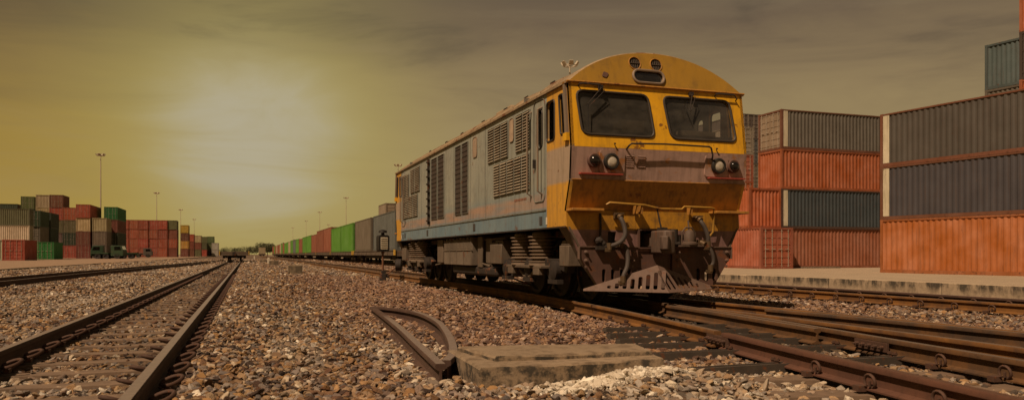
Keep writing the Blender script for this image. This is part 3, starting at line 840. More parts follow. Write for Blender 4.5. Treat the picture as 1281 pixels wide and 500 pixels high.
gA = 'four high stack of containers between the locomotive and the right hand stack'
ax0, ay0 = 33.02, 42.35
t = container(ax0, ay0+CW/2+.04, GZ, C40, (.34, .12, .06), 'dull red container at the foot of the four high stack, partly in shadow', gA, -math.pi/2)
t = container(ax0, ay0+CW/2, GZ+CH, C40, TEAL, 'dark teal corrugated container with cream end strip resting on the dull red one', gA, -math.pi/2, frame_color=(.10, .06, .045)); white_side(t, C40)
t = container(ax0, ay0+CW/2, GZ+2*CH, C40, (.42, .120, .042), 'bright orange-red corrugated container third from the ground in the four high stack', gA, -math.pi/2, door='far')
t = container(ax0, ay0+CW/2, GZ+3*CH, C40, (.140, .130, .110), 'weathered grey container with rust streaked doors on top of the four high stack', gA, -math.pi/2, frame_color=(.20, .08, .045), door_color=(.30, .23, .16)); white_side(t, C40)
gD = 'two high pair of containers beside the locomotive nose'
container(ax0-.05-CW/2, 41.15, GZ, C40, (.36, .105, .055), 'red-brown container with closed doors and pale lock rods on the platform beside the locomotive', gD)
container(ax0-.05-CW/2, 42.33, GZ+CH, C40, (.44, .12, .045), 'orange container with a ribbed end resting on the one with pale lock rods', gD, door='far')
gE = 'five high stack of containers behind the right side of the locomotive'
for i, (cc, nm) in enumerate([(RUST, 'rust red'), (GREY, 'grey'), (RUST, 'brick red'), ((.36, .11, .06), 'faded red'), ((.30, .26, .20), 'pale grey')]):
    container(45.76-CW/2, 62.8, GZ+i*CH, C40, cc, '%s container just right of the locomotive roof, %s' % (nm, TIER[i]), gE)
gF = 'narrow six high stack seen between the two tall stacks'
for i, (cc, nm) in enumerate([(RUST, 'rust red'), (BLUEG, 'dark blue'), (ORNG, 'orange'), (GREY, 'grey'), (BLUEG, 'dark grey-blue'), ((.11, .09, .08), 'dark brown')]):
    container(51.14-CW/2, 68.9, GZ+i*CH, C40, cc, '%s container in the narrow far stack left of rusty doors, %s' % (nm, TIER[i]), gF)
gG = 'containers stacked behind the right hand stack'
p1 = Vector((40.40, 33.76))+axv*CW/2; p2 = p1+axv*(CW+.06)-inw*.98
for i, (cc, nm) in enumerate([(GREY, 'grey'), (RUST, 'rust red'), (TEAL, 'teal'), (GREY, 'dark grey'), ((.085, .12, .12), 'blue-green ribbed')]):
    container(p1.x, p1.y, GZ+i*CH, C20, cc, '%s container above the right hand stack against the sky, %s' % (nm, TIER[i]) if i == 4 else '%s container hidden behind the right hand stack, %s' % (nm, TIER[i]), gG, rzB+math.pi/2, door='far')
for i, (cc, nm) in enumerate([(RUST, 'rust red'), (GREY, 'grey'), (ORNG, 'orange'), (RUST, 'brown'), ((.075, .055, .045), 'blackish brown'), ((.46, .13, .05), 'bright orange')]):
    container(p2.x, p2.y, GZ+i*CH, C20, cc, '%s container at the top right corner, %s' % (nm, TIER[i]) if i > 3 else '%s container nearer the right edge behind the tall stack, %s' % (nm, TIER[i]), gG, rzB+math.pi/2, door='far' if i == 5 else 'near')
gH = 'containers standing behind the wagon train'
for j, (cx, cy) in enumerate([(18.9, 104.0)]):
    for i, (cc, nm) in enumerate([(GREY, 'grey'), (RUST, 'rust'), ((.25, .20, .14), 'tan')]):
        container(cx, cy, GZ+i*CH, C20, cc, '%s container %s, stack just above the grey wagon load' % (nm, TIER[i]), gH, detail=1)

# small timber on the platform below the stack
mb = MB(); mb.b6(-1.5, 1.5, -.12, .12, 0, .10); 
o = mb.build('timber_beam', M['wood'], loc=(35.7, 41.9, GZ), bevel=.01, rot=(0, 0, R(-4))); tag(o, 'pale timber beam lying on the platform in front of the dull red container', 'beam')

# ------------------------------------------------------------------ the yard on the left
RED = (.40, .090, .050); DKG = (.035, .060, .030); OLV = (.13, .14, .055); CRM = (.46, .36, .20); BRN = (.20, .065, .04); GRN = (.020, .190, .035); WHT = (.50, .47, .36); YEL = (.48, .33, .05); GRY = (.15, .125, .10)
CN = {RED: 'red', DKG: 'dark green', OLV: 'olive green', CRM: 'cream', BRN: 'dark red-brown', GRN: 'bright green', WHT: 'off-white', YEL: 'yellow', GRY: 'grey'}
LZ = 0.055
stacks = [  # right edge x, front y, length, orientation, colours from the ground, description
    (-26.11, 111.4, C20, 'end', [RED], 'single container nearest the left edge of the yard'),
    (-28.62, 112.3, C20, 'end', [WHT], 'at the very left edge'),
    (-31.60, 137.6, C40, 'long', [GRY, WHT, OLV], 'crosswise behind the nearest red container'),
    (-41.30, 171.0, C40, 'long', [GRY, BRN, GRY, DKG], 'crosswise in the second row at the left edge'),
    (-31.30, 142.8, C20, 'end', [DKG, GRY, DKG], 'dark stack right of the crosswise olive container'),
    (-31.17, 149.3, C20, 'end', [GRY, DKG, DKG], 'above the bright green ground container'),
    (-27.12, 131.9, C20, 'end', [GRN], 'right of the nearest red container'),
    (-33.11, 180.3, C20, 'end', [RED, DKG, OLV, RED], 'stack left of the cream topped long stack'),
    (-35.60, 181.2, C20, 'end', [GRY, GRY, OLV, RED, BRN], 'five high stack under the tallest red corner'),
    (-38.24, 182.1, C20, 'end', [GRY, BRN, GRY, CRM, CRM], 'five high stack with two cream ones on top'),
    (-42.40, 188.2, C20, 'end', [GRY, DKG, OLV, DKG, OLV], 'left neighbour of the two cream tops'),
    (-28.42, 168.2, C40, 'end', [BRN, BRN, CRM, RED], 'stack with cream under a red top'),
    (-25.49, 167.2, C20, 'end', [GRY, GRY, CRM], 'three high stack beside the green truck'),
    (-24.72, 175.4, C40, 'end', [DKG, DKG, BRN, GRN], 'four high stack with the bright green top'),
    (-30.90, 239.0, C20, 'end', [RED]*4, 'first column of the red row'),
    (-28.44, 239.1, C20, 'end', [RED]*4, 'second column of the red row'),
    (-25.98, 239.0, C20, 'end', [RED]*4, 'third column of the red row'),
    (-23.52, 239.2, C20, 'end', [RED]*4, 'fourth column of the red row'),
    (-21.06, 239.2, C20, 'end', [RED]*4, 'fifth column of the red row'),
    (-18.60, 239.4, C20, 'end', [BRN, RED, BRN, OLV], 'mixed column right of the red row'),
    (-17.98, 276.4, C20, 'end', [BRN, YEL, BRN, YEL], 'column with the yellow container on top'),
    (-17.26, 293.0, C20, 'end', [BRN, BRN, RED], 'three high column right of the yellow top'),
    (-15.90, 311.7, C20, 'end', [OLV, BRN, CRM], 'far column in front of the low green row'),
    (-14.37, 321.8, C20, 'end', [RED, OLV], 'low far column with a red foot'),
    (-11.95, 327.4, C20, 'end', [GRY, OLV, OLV], 'far green column left of the white pair'),
    (-13.20-1.3, 331.0, C20, 'end', [GRY, GRY, OLV], 'far green column behind the low one'),
    (-8.69-1.4, 320.3, C20, 'end', [WHT, WHT], 'white pair at the right end of the yard'),
]
for (xr, yf, L, orient, cols, desc) in stacks:
    far = yf > 200
    for i, c0 in enumerate(cols):
        z = LZ+i*CH
        if orient == 'longtop': z = LZ+3*CH
        nm = CN[c0]
        tier = TIER[3 if orient == 'longtop' else i] if (len(cols) > 1 or orient == 'longtop') else 'standing on the ground'
        lab = '%s container %s, %s' % (nm, tier, desc)
        dj = (c0[0]*random.uniform(.85, 1.12), c0[1]*random.uniform(.85, 1.12), c0[2]*random.uniform(.85, 1.12))
        if orient == 'end':
            container(xr-CW/2+random.uniform(-.03, .03), yf+random.uniform(-.06, .06), z, L, dj, lab, 'containers stacked in the yard on the left', 0, door='near' if random.random() < .6 or c0 is RED else 'far', detail=1 if yf > 290 else 2)
        else:
            container(xr, yf+CW/2, z, L, dj, lab, 'containers stacked in the yard on the left', math.pi/2, detail=2)

# ------------------------------------------------------------------ train of flat wagons on the platform track
def wheelset(mb, x, y, z, r=.42, g=.53, n=20):
    for s_ in (-1, 1):
        mb.lathe([(r+.03, -.05*s_), (r+.03, -.02*s_), (r, 0), (r-.01, .08*s_), (r-.07, .085*s_), (r-.09, .05*s_), (.14, .035*s_), (.13, .10*s_), (.02, .10*s_)], (x+s_*g, y, z+r), (1, 0, 0), n)
    mb.cyl((x-g, y, z+r), (x+g, y, z+r), .07, n=10)
def bogie(parent, y, W=.95, name='bogie'):
    mb = MB()
    for s_ in (-1, 1):
        mb.prism([(-1.35, .42), (-1.2, .55), (-.5, .62), (-.3, .78), (.3, .78), (.5, .62), (1.2, .55), (1.35, .42), (1.2, .36), (.5, .36), (.3, .28), (-.3, .28), (-.5, .36), (-1.2, .36)], s_*(W-.05), s_*(W+.05), lambda p, q, d: (d, y+p, q))
        for yy in (-.9, .9): mb.box((s_*(W+.02), y+yy, .42), (.18, .26, .26))
    mb.b6(-W, W, y-.2, y+.2, .45, .72)
    b = mb.build(name, M['steel_dark'], parent)
    for yy in (-.9, .9):
        mb = MB(); wheelset(mb, 0, y+yy, 0, .40); mb.build('wheelset', M['steel_dark'], b)
    return b
def flat_wagon(x, y, L, label, group=None):
    t = empty('flat_wagon', (x, y, .15)); tag(t, label, 'flat wagon', group)
    mb = MB(); mb.b6(-1.25, 1.25, 0, L, .80, .86); mb.build('deck', M['wood'], t)
    for s_ in (-1, 1):
        mb = MB(); mb.b6(s_*1.18, s_*1.29, 0, L, .60, .90); mb.b6(s_*1.13, s_*1.33, 0.01, L-.01, .895, .92)
        for i in range(9): mb.b6(s_*1.29, s_*1.335, .3+i*(L-.7)/8, .38+i*(L-.7)/8, .61, .89)
        mb.build('side_sill', M['underframe'], t)
    mb = MB(); mb.b6(-.25, .25, .3, L-.3, .45, .80)
    mb.prism([(3.6, .62), (L-3.6, .62), (L-5, .36), (5, .36)], -.9, .9, lambda p, q, d: (d, p, q)); mb.build('centre_sill', M['steel_dark'], t)
    for yy in (.06, L-.14):
        mb = MB(); mb.b6(-1.28, 1.28, yy-.05, yy+.10, .55, .93); mb.build('end_beam', M['underframe'], t)
        for s_ in (-1, 1):
            mb = MB(); mb.b6(s_*1.27, s_*1.35, yy-.12, yy+.20, .62, .97); mb.build('corner_bracket', M['stake_yellow'], t)
    for yy in (2.0, L-2.0): bogie(t, yy)
    for yy, s_ in ((0, -1), (L, 1)):
        mb = MB(); mb.b6(-.11, .11, yy, yy+s_*.28, .60, .86); mb.b6(-.15, .15, yy+s_*.22, yy+s_*.34, .58, .90); mb.build('coupler', M['steel_dark'], t)
    return t
M['stake_yellow'] = worn('faded_yellow_bracket', (.60, .36, .05), amount=.2)
TG = (.110, .33, .030); TR = (.30, .095, .05); TT = (.175, .145, .105); TB = (.14, .155, .145); TC = (.45, .36, .22)
TN = {TG: 'green', TR: 'rust red', TT: 'taupe', TB: 'blue-grey', TC: 'cream'}
seq = [TB, TT, TG, TG, TR, TR, TR, TG, TG, TR, TG, TB, TG, TC, TG, TG, TR, TG, TC, TR, TR, TC, TR, TG, TR, TR]
ordn = ['nearest', 'second', 'third', 'fourth', 'fifth', 'sixth', 'seventh', 'eighth', 'ninth', 'tenth', 'eleventh', 'twelfth', 'thirteenth']
starts = [49.9, 60.3]+[71.0+9.5*i for i in range(24)]
smooth_side = None
def smooth_mesh(kind, L):
    key = ('s'+kind, L)
    if key in _cm: return _cm[key]
    mb = MB(); h = CW/2; p = .15
    mb.b6(-h+.02, -h+.045, p, L-p, .15, CH-.08)
    n = 8
    for i in range(1, n): mb.b6(-h+.012, -h+.021, i*L/n-.015, i*L/n+.015, .16, CH-.09)
    me = mb.mesh(kind, 30); me.materials.append(M['container']); _cm[key] = me; return me
for i, c0 in enumerate(seq):
    w_i = i//2
    if i % 2 == 0:
        flat_wagon(10.3, starts[i]-.35, (starts[i+1]-starts[i])+C30+.7-.45*0, 'flat wagon carrying containers, %s from the locomotive' % ordn[w_i], 'flat wagons in the train behind the locomotive')
    L = C30
    _cm[('side_panel', L, True)] = smooth_mesh('side_panel', L)
    container(10.3, starts[i], .15+.925, L, c0, '%s container on the %s wagon of the train, %s load' % (TN[c0], ordn[w_i], ['front', 'rear'][i % 2]), 'containers riding on the wagon train', detail=2 if i < 6 else 1).scale = (1, 1, {4: 1.10, 5: 1.10, 6: .97, 9: .96, 12: 1.04, 15: .97}.get(i, 1.0))
t = flat_wagon(-1.07, 78.3, 14.0, 'empty rusty flat wagon standing far down the open left track')
# wagons far beyond on a track to the right
for i in range(3):
    flat_wagon(6.2+i*.35, 330+i*16, 15, 'flat wagon at the far end of the yard, %s of three' % ordn[i], 'distant flat wagons beside the trees')
    container(6.2+i*.35, 331+i*16, 1.075, C40, [TC, TB, GREY][i], '%s container on the distant wagon beside the trees' % ['cream', 'blue-grey', 'dark grey'][i], 'distant containers beside the trees', detail=1)

# ================================================================== the locomotive
# local axes: x across, y from the front (0) to the rear (12.2), z above the rail head
LX, LY, LZr, LEN = 5.23, 9.2, 0.15, 12.2
loco = empty('diesel_locomotive', (LX, LY, LZr))
tag(loco, 'blue-grey diesel locomotive with a yellow arched cab, parked on the rusty track', 'locomotive')
HW = 1.31
# front face line: depth y against height z
FP = [(3.36, .17), (2.885, .045), (2.04, -.07), (1.62, -.03), (1.24, .115)]
def fy(z):
    if z >= FP[0][0]: return FP[0][1]
    for (za, ya), (zb, yb) in zip(FP, FP[1:]):
        if zb <= z <= za: return yb+(ya-yb)*(z-zb)/(za-zb)
    return FP[-1][1]
def arch(x, hw=HW, base=2.885, top=3.395):
    """roof height at x: flatter middle, steeper shoulders"""
    t = abs(x)/hw
    return base+(top-base)*(1-t**2.15)**0.86 if t < 1 else base
xs = [-HW+2*HW*i/32 for i in range(33)]
AR = [(x, arch(x)) for x in xs]

# roof shell, front dome panel and rear panel
mb = MB(); rings = []
for y, ins in [(0.0, 1.0), (.012, .45), (.035, .15), (.075, .0), (.25, 0), (.8, 0), (2, 0), (4, 0), (6, 0), (8, 0), (10, 0), (11.4, 0), (11.95, 0), (12.125, 0), (12.165, .15), (12.188, .45), (12.2, 1.0)]:
    rings.append([(x*(1-.015*ins), (y if 0.3 < y < 11.9 else (y+fy(z)*1.0 if y <= .3 else y-fy(z)*1.0)), 2.885+(z-2.885)*(1-.045*ins)) for x, z in AR])
n = len(AR); vs = [p for r_ in rings for p in r_]
mb.add(vs, [(i*n+k, i*n+k+1, (i+1)*n+k+1, (i+1)*n+k) for i in range(len(rings)-1) for k in range(n-1)])
roof = mb.build('roof', M['roof'], loco, angle=60)
for s_ in (-1, 1):
    mb = MB(); mb.b6(s_*(HW-.01), s_*(HW+.035), .05, 12.15, 2.865, 2.90); mb.build('roof_gutter', M['roof'], loco)
# ribs and lids along the roof
for i in range(9):
    mb = MB(); y = 1.25+i*1.22
    mb.tube([(x, y, arch(x)+.006) for x in xs[1:-1]], .014, 5); mb.build('roof_seam', M['roof'], loco)
for y, L, w_ in ((2.6, 1.2, .5), (4.9, .9, .6), (6.6, 1.4, .55), (9.2, .9, .5)):
    mb = MB(); mb.b6(-w_, w_, y-L/2, y+L/2, 3.28, 3.43); mb.build('roof_hatch', M['roof'], loco, bevel=.03)
for y in (1.9, 3.1, 4.2, 5.6, 7.2, 8.6, 10.3):
    mb = MB(); x = -.78; z = arch(x); mb.tube([(x, y-.08, z-.01), (x, y-.08, z+.05), (x, y+.08, z+.05), (x, y+.08, z-.01)], .012, 6); mb.build('lifting_eye', M['steel_dark'], loco)
mb = MB(); mb.lathe([(.10, 0), (.10, .14), (.13, .15), (.13, .17), (.08, .18)], (.35, 5.9, 3.33)); mb.build('exhaust', M['steel_dark'], loco)

def flip(P, q):  # q=0 front, q=1 rear: mirror a local point lengthwise
    return (P[0], P[1], P[2]) if q == 0 else (-P[0], LEN-P[1], P[2])
def end_face(q):
    """one end of the body: dome, windscreens, nose, apron; q=1 builds the rear"""
    def T(x, z, d, yf=None): return flip((x, (fy(z) if yf is None else yf)+d, z), q)
    # dome with round vents and the lamp opening cut through
    dome = [(-HW, 2.885)]+[(x*.985, 2.885+(z-2.885)*.955) for x, z in AR[1:-1]]+[(HW, 2.885)]
    vL = [(-.31+.085*math.cos(a*.3927), 3.215+.085*math.sin(a*.3927)) for a in range(16)]
    vR = [(.01+.085*math.cos(a*.3927), 3.215+.085*math.sin(a*.3927)) for a in range(16)]
    mk = rrect(-.35, .09, 2.955, 3.11, .075, 5)
    mb = MB(); mb.plate(dome, [vL, vR, mk], 0.0, .03, lambda x, z, d: T(x, z, d)); mb.build('front_dome', M['dome'], loco, bevel=0)
    for cx in (-.31, .01):
        mb = MB(); mb.lathe([(.088, .0), (.098, -.008), (.098, .01), (.086, .012)], T(cx, 3.215, -.0), (0, 1, 0), 20)
        mb = MB()
        for i in range(6):
            xx = cx-.07+i*.028; h_ = math.sqrt(max(.0001, .083**2-(xx-cx)**2))
            mb.add([T(xx-.006, 3.215-h_, .008), T(xx+.006, 3.215-h_, .002), T(xx+.006, 3.215+h_, .002), T(xx-.006, 3.215+h_, .008)], [(0, 1, 2, 3)])
        mb.tube([T(cx-.083, 3.215, .0), T(cx+.083, 3.215, .0)], .007, 5)
        v = mb.build('round_vent', M['grille'], loco)
        mb = MB(); mb.tube([T(cx+.087*math.cos(a*.3142), 3.215+.087*math.sin(a*.3142), -.004) for a in range(20)], .007, 6, closed=True); mb.build('vent_ring', M['mustard'], v)
    mb = MB(); mb.add([T(-.5, 2.92, .12), T(.2, 2.92, .12), T(.2, 3.31, .12), T(-.5, 3.31, .12)], [(0, 1, 2, 3)]); mb.build('vent_backing', M['dark_in'], loco)
    mb = MB(); mb.tube([T(x, z, -.012) for x, z in rrect(-.36, .10, 2.945, 3.12, .085, 6)], .018, 8, closed=True); lf = mb.build('number_lamp_frame', M['grab'], loco)
    mb = MB(); mb.add([T(x, z, .012) for x, z in mk], [tuple(range(len(mk)))]); mb.build('lamp_glass', M['glass_dark'], lf)
    if q == 0:
        mb = MB(); mb.plate(rpoly([(-.82, 2.99), (-.76, 2.975), (-.72, 3.035), (-.79, 3.06)], .015, 2), [], -.012, .0, T); mb.build('blanking_plate', M['pilot'], loco)
    # gutter lip between dome and windscreens
    mb = MB(); mb.tube([T(-HW-.03, 2.875, .10), T(-HW-.02, 2.885, -.02)]+[T(x, 2.888, -.022) for x in (-1.1, -.5, 0, .5, 1.1)]+[T(HW+.02, 2.885, -.02), T(HW+.03, 2.875, .10)], .016, 6); mb.build('dome_gutter', M['mustard'], loco)
    # windscreen panel
    wl = rpoly([(-1.21, 2.775), (-.175, 2.775), (-.105, 2.205), (-1.15, 2.205)], .10)
    wr = rpoly([(.055, 2.775), (1.09, 2.775), (1.16, 2.205), (.145, 2.205)][::1], .10)
    outer = [(-HW, 2.04), (HW, 2.04), (HW, 2.885), (-HW, 2.885)]
    mb = MB(); mb.plate(outer, [wl, wr], 0.0, .05, T); fp = mb.build('windscreen_panel', M['yellow'], loco)
    for W_ in (wl, wr):
        mb = MB(); mb.tube([T(x, z, -.002) for x, z in W_], .017, 8, closed=True); gk = mb.build('windscreen_gasket', M['rubber_trim'], loco)
        mb = MB(); mb.add([T(x, z, .02) for x, z in W_], [tuple(range(len(W_)))]); mb.build('windscreen_glass', M['glass'], gk)
    # nose
    mb = MB(); mb.plate([(-HW, 1.625), (HW, 1.625), (HW, 2.038), (-HW, 2.038)], [], 0.0, .05, T); mb.build('nose_panel', M['mauve'], loco)
    ap = [(-HW, 1.62), (-HW, 1.24), (HW, 1.24), (HW, 1.62)]
    mb = MB(); mb.plate(ap, [], 0.002, .05, T); mb.build('nose_apron', M['mustard'], loco)
    mb = MB(); mb.tube([T(-HW+.02, 1.622, -.003), T(HW-.02, 1.622, -.003)], .008, 6); mb.build('apron_seam', M['mustard'], loco)
    # rivets on the nose seam
    for s_, zz in ((-1, 2.038), (1, 2.038)): pass
    # lamps
    for s_ in (-1, 1):
        cx = s_*.805+.045; cm = s_*1.045+.045
        bp = rpoly([(cx-.20*s_-.0, 1.715), (cx+.16*s_, 1.715), (cx+.16*s_, 2.0), (cx-.20*s_, 2.0)] if s_ > 0 else [(cx-.16, 1.715), (cx+.20, 1.715), (cx+.20, 2.0), (cx-.16, 2.0)], .04)
        mb = MB(); mb.plate(bp, [], -.018, .0, T); hl = mb.build('headlight', M['mauve'], loco)
        P = T(cx, 1.86, -.02); ax = (0, -1, 0) if q == 0 else (0, 1, 0)
        mb = MB(); mb.lathe([(.108, -.01), (.108, .03), (.100, .045), (.080, .048), (.078, .02), (.05, -.02)], P, ax, 28); mb.build('bezel', M['black'], hl)
        mb = MB(); mb.lathe([(.077, .018), (.065, .0), (.05, -.02), (.02, -.028), (.0, -.03)], P, ax, 24); mb.build('reflector', M['chrome'], hl)
        mb = MB(); mb.lathe([(.078, .026), (.06, .038), (.03, .044), (.001, .045)], P, ax, 24); mb.build('lens', M['lens'], hl)
        mb = MB(); mb.lathe([(.022, -.03), (.022, .0), (.001, .01)], P, ax, 10); mb.build('bulb', M['lampwhite'], hl)
        P = T(cm, 1.865, -.012)
        mb = MB(); mb.lathe([(.092, -.01), (.094, .025), (.085, .038), (.070, .038), (.068, .02)], P, ax, 24); ml = mb.build('marker_lamp', M['pilot'], loco)
        mb = MB(); mb.lathe([(.070, .028), (.064, .055), (.045, .078), (.02, .088), (.001, .089)], P, ax, 20); mb.build('lamp_dome', M['gloss_black'], ml)
        mb = MB(); mb.b6(0, 0, 0, 0, 0, 0); mb = MB()
        a_, b_ = (-1.20, -.60) if s_ < 0 else (.70, 1.27)
        mb.add([T(a_, 1.688, 0), T(b_, 1.688, 0), T(b_, 1.705, 0), T(a_, 1.705, 0), T(a_, 1.688, -.07), T(b_, 1.688, -.07), T(b_, 1.705, -.07), T(a_, 1.705, -.07)], [(0, 1, 2, 3), (4, 5, 6, 7), (0, 1, 5, 4), (2, 3, 7, 6), (1, 2, 6, 5), (0, 3, 7, 4)])
        mb.build('lamp_step', M['red_trim'], loco)
    # two small louvred vents on the nose
    for cx in (-.475, -.305):
        mb = MB()
        for i in range(6):
            z0 = 1.79+i*.027
            mb.add([T(cx-.055, z0, -.003), T(cx+.055, z0, -.003), T(cx+.055, z0+.018, -.010), T(cx-.055, z0+.018, -.010), T(cx+.055, z0+.024, -.003), T(cx-.055, z0+.024, -.003)], [(0, 1, 2, 3), (3, 2, 4, 5)])
        mb.build('nose_vent', M['mauve'], loco)
    # centre handrail across the nose
    mb = MB(); mb.tube([T(-.535, 2.03, 0), T(-.535, 2.07, -.085), T(-.50, 2.095, -.09), T(0, 2.11, -.09), T(.66, 2.105, -.09), T(.69, 2.09, -.09), T(.72, 1.99, -.08), T(.76, 1.93, 0)], .012, 8)
    mb.build('nose_handrail', M['steel_dark'], loco)
    for s_, cx in ((-1, -.70), (1, .83)):
        mb = MB(); mb.cyl(T(cx, 2.07, 0), T(cx-.02, 2.085, -.04), .005, n=6); mb.box(T(cx-.02, 2.09, -.045), (.022, .015, .018)); mb.tube([T(cx, 2.07, -.01), T(cx+.05, 2.0, -.012)], .003, 5); mb.build('washer_nozzle', M['steel_dark'], loco)
    # eyebrow grab handles
    for s_ in (-1, 1):
        mb = MB(); c0 = s_*1.02+.01
        mb.tube([T(c0-.16, 2.83, 0), T(c0-.17, 2.85, -.05), T(c0-.12, 2.86, -.06), T(c0+.12, 2.855, -.06), T(c0+.16, 2.80, -.05), T(c0+.17, 2.79, 0)], .010, 6); mb.build('grab_handle', M['steel_dark'], loco)
    # wipers
    for (px_, ex, ez, sw) in ((-.87, -1.10, 2.56, -1), (.48, .40, 2.56, 1)):
        mb = MB(); P0 = T(px_, 2.83, -.03)
        mb.box(P0, (.05, .06, .05)); mb.tube([P0, T(px_-.01, 2.81, -.07), T(ex+.02, ez+.03, -.06)], .007, 6)
        mb.tube([T(px_+.045, 2.80, -.04), T(px_+.04, 2.78, -.065), T(ex+.03, ez-.01, -.05)], .005, 6)
        wp = mb.build('wiper', M['steel_dark'], loco)
        mb = MB(); mb.tube([T(ex+.02, ez+.03, -.05), T(ex+.03, ez-.30, -.025)] if sw < 0 else [T(ex-.03, 2.66, -.03), T(ex+.02, ez-.05, -.05)], [.008, .006], 6); mb.build('wiper_blade', M['black'], wp)
    # cab interior
    mb = MB()
    mb.add([flip(P, q) for P in ((-1.25, .10, 2.285), (1.25, .10, 2.285), (1.25, .62, 2.25), (-1.25, .62, 2.25), (-1.25, .62, 1.3), (1.25, .62, 1.3))], [(0, 1, 2, 3), (3, 2, 5, 4)])
    mb.box(flip((-.28, .36, 2.36), q), (.34, .25, .22)); mb.box(flip((.75, .40, 2.32), q), (.55, .3, .12))
    mb.build('control_desk', M['desk'], loco)
    mb = MB(); mb.b6(-1.28, 1.28, *((1.78, 1.82) if q == 0 else (LEN-1.82, LEN-1.78)), 1.1, 3.0); mb.build('cab_bulkhead', M['cab_in'], loco)
    mb = MB(); mb.box(flip((0, 1.0, 1.16), q), (2.5, 1.7, .04)); mb.box(flip((0, 1.0, 2.93), q), (2.5, 1.6, .02)); mb.build('cab_floor', M['cab_in'], loco)
    for cx in (-.7, .75):
        mb = MB(); mb.box(flip((cx, 1.15, 1.78), q), (.46, .44, .10)); mb.box(flip((cx, 1.36, 2.12), q), (.44, .09, .62)); mb.cyl(flip((cx, 1.15, 1.18), q), flip((cx, 1.15, 1.75), q), .06); mb.build('cab_seat', M['dark_in'], loco, bevel=.02)
M['gloss_black'] = plain('dark_lamp_glass', (.012, .010, .009), 0.12)
end_face(0); end_face(1)

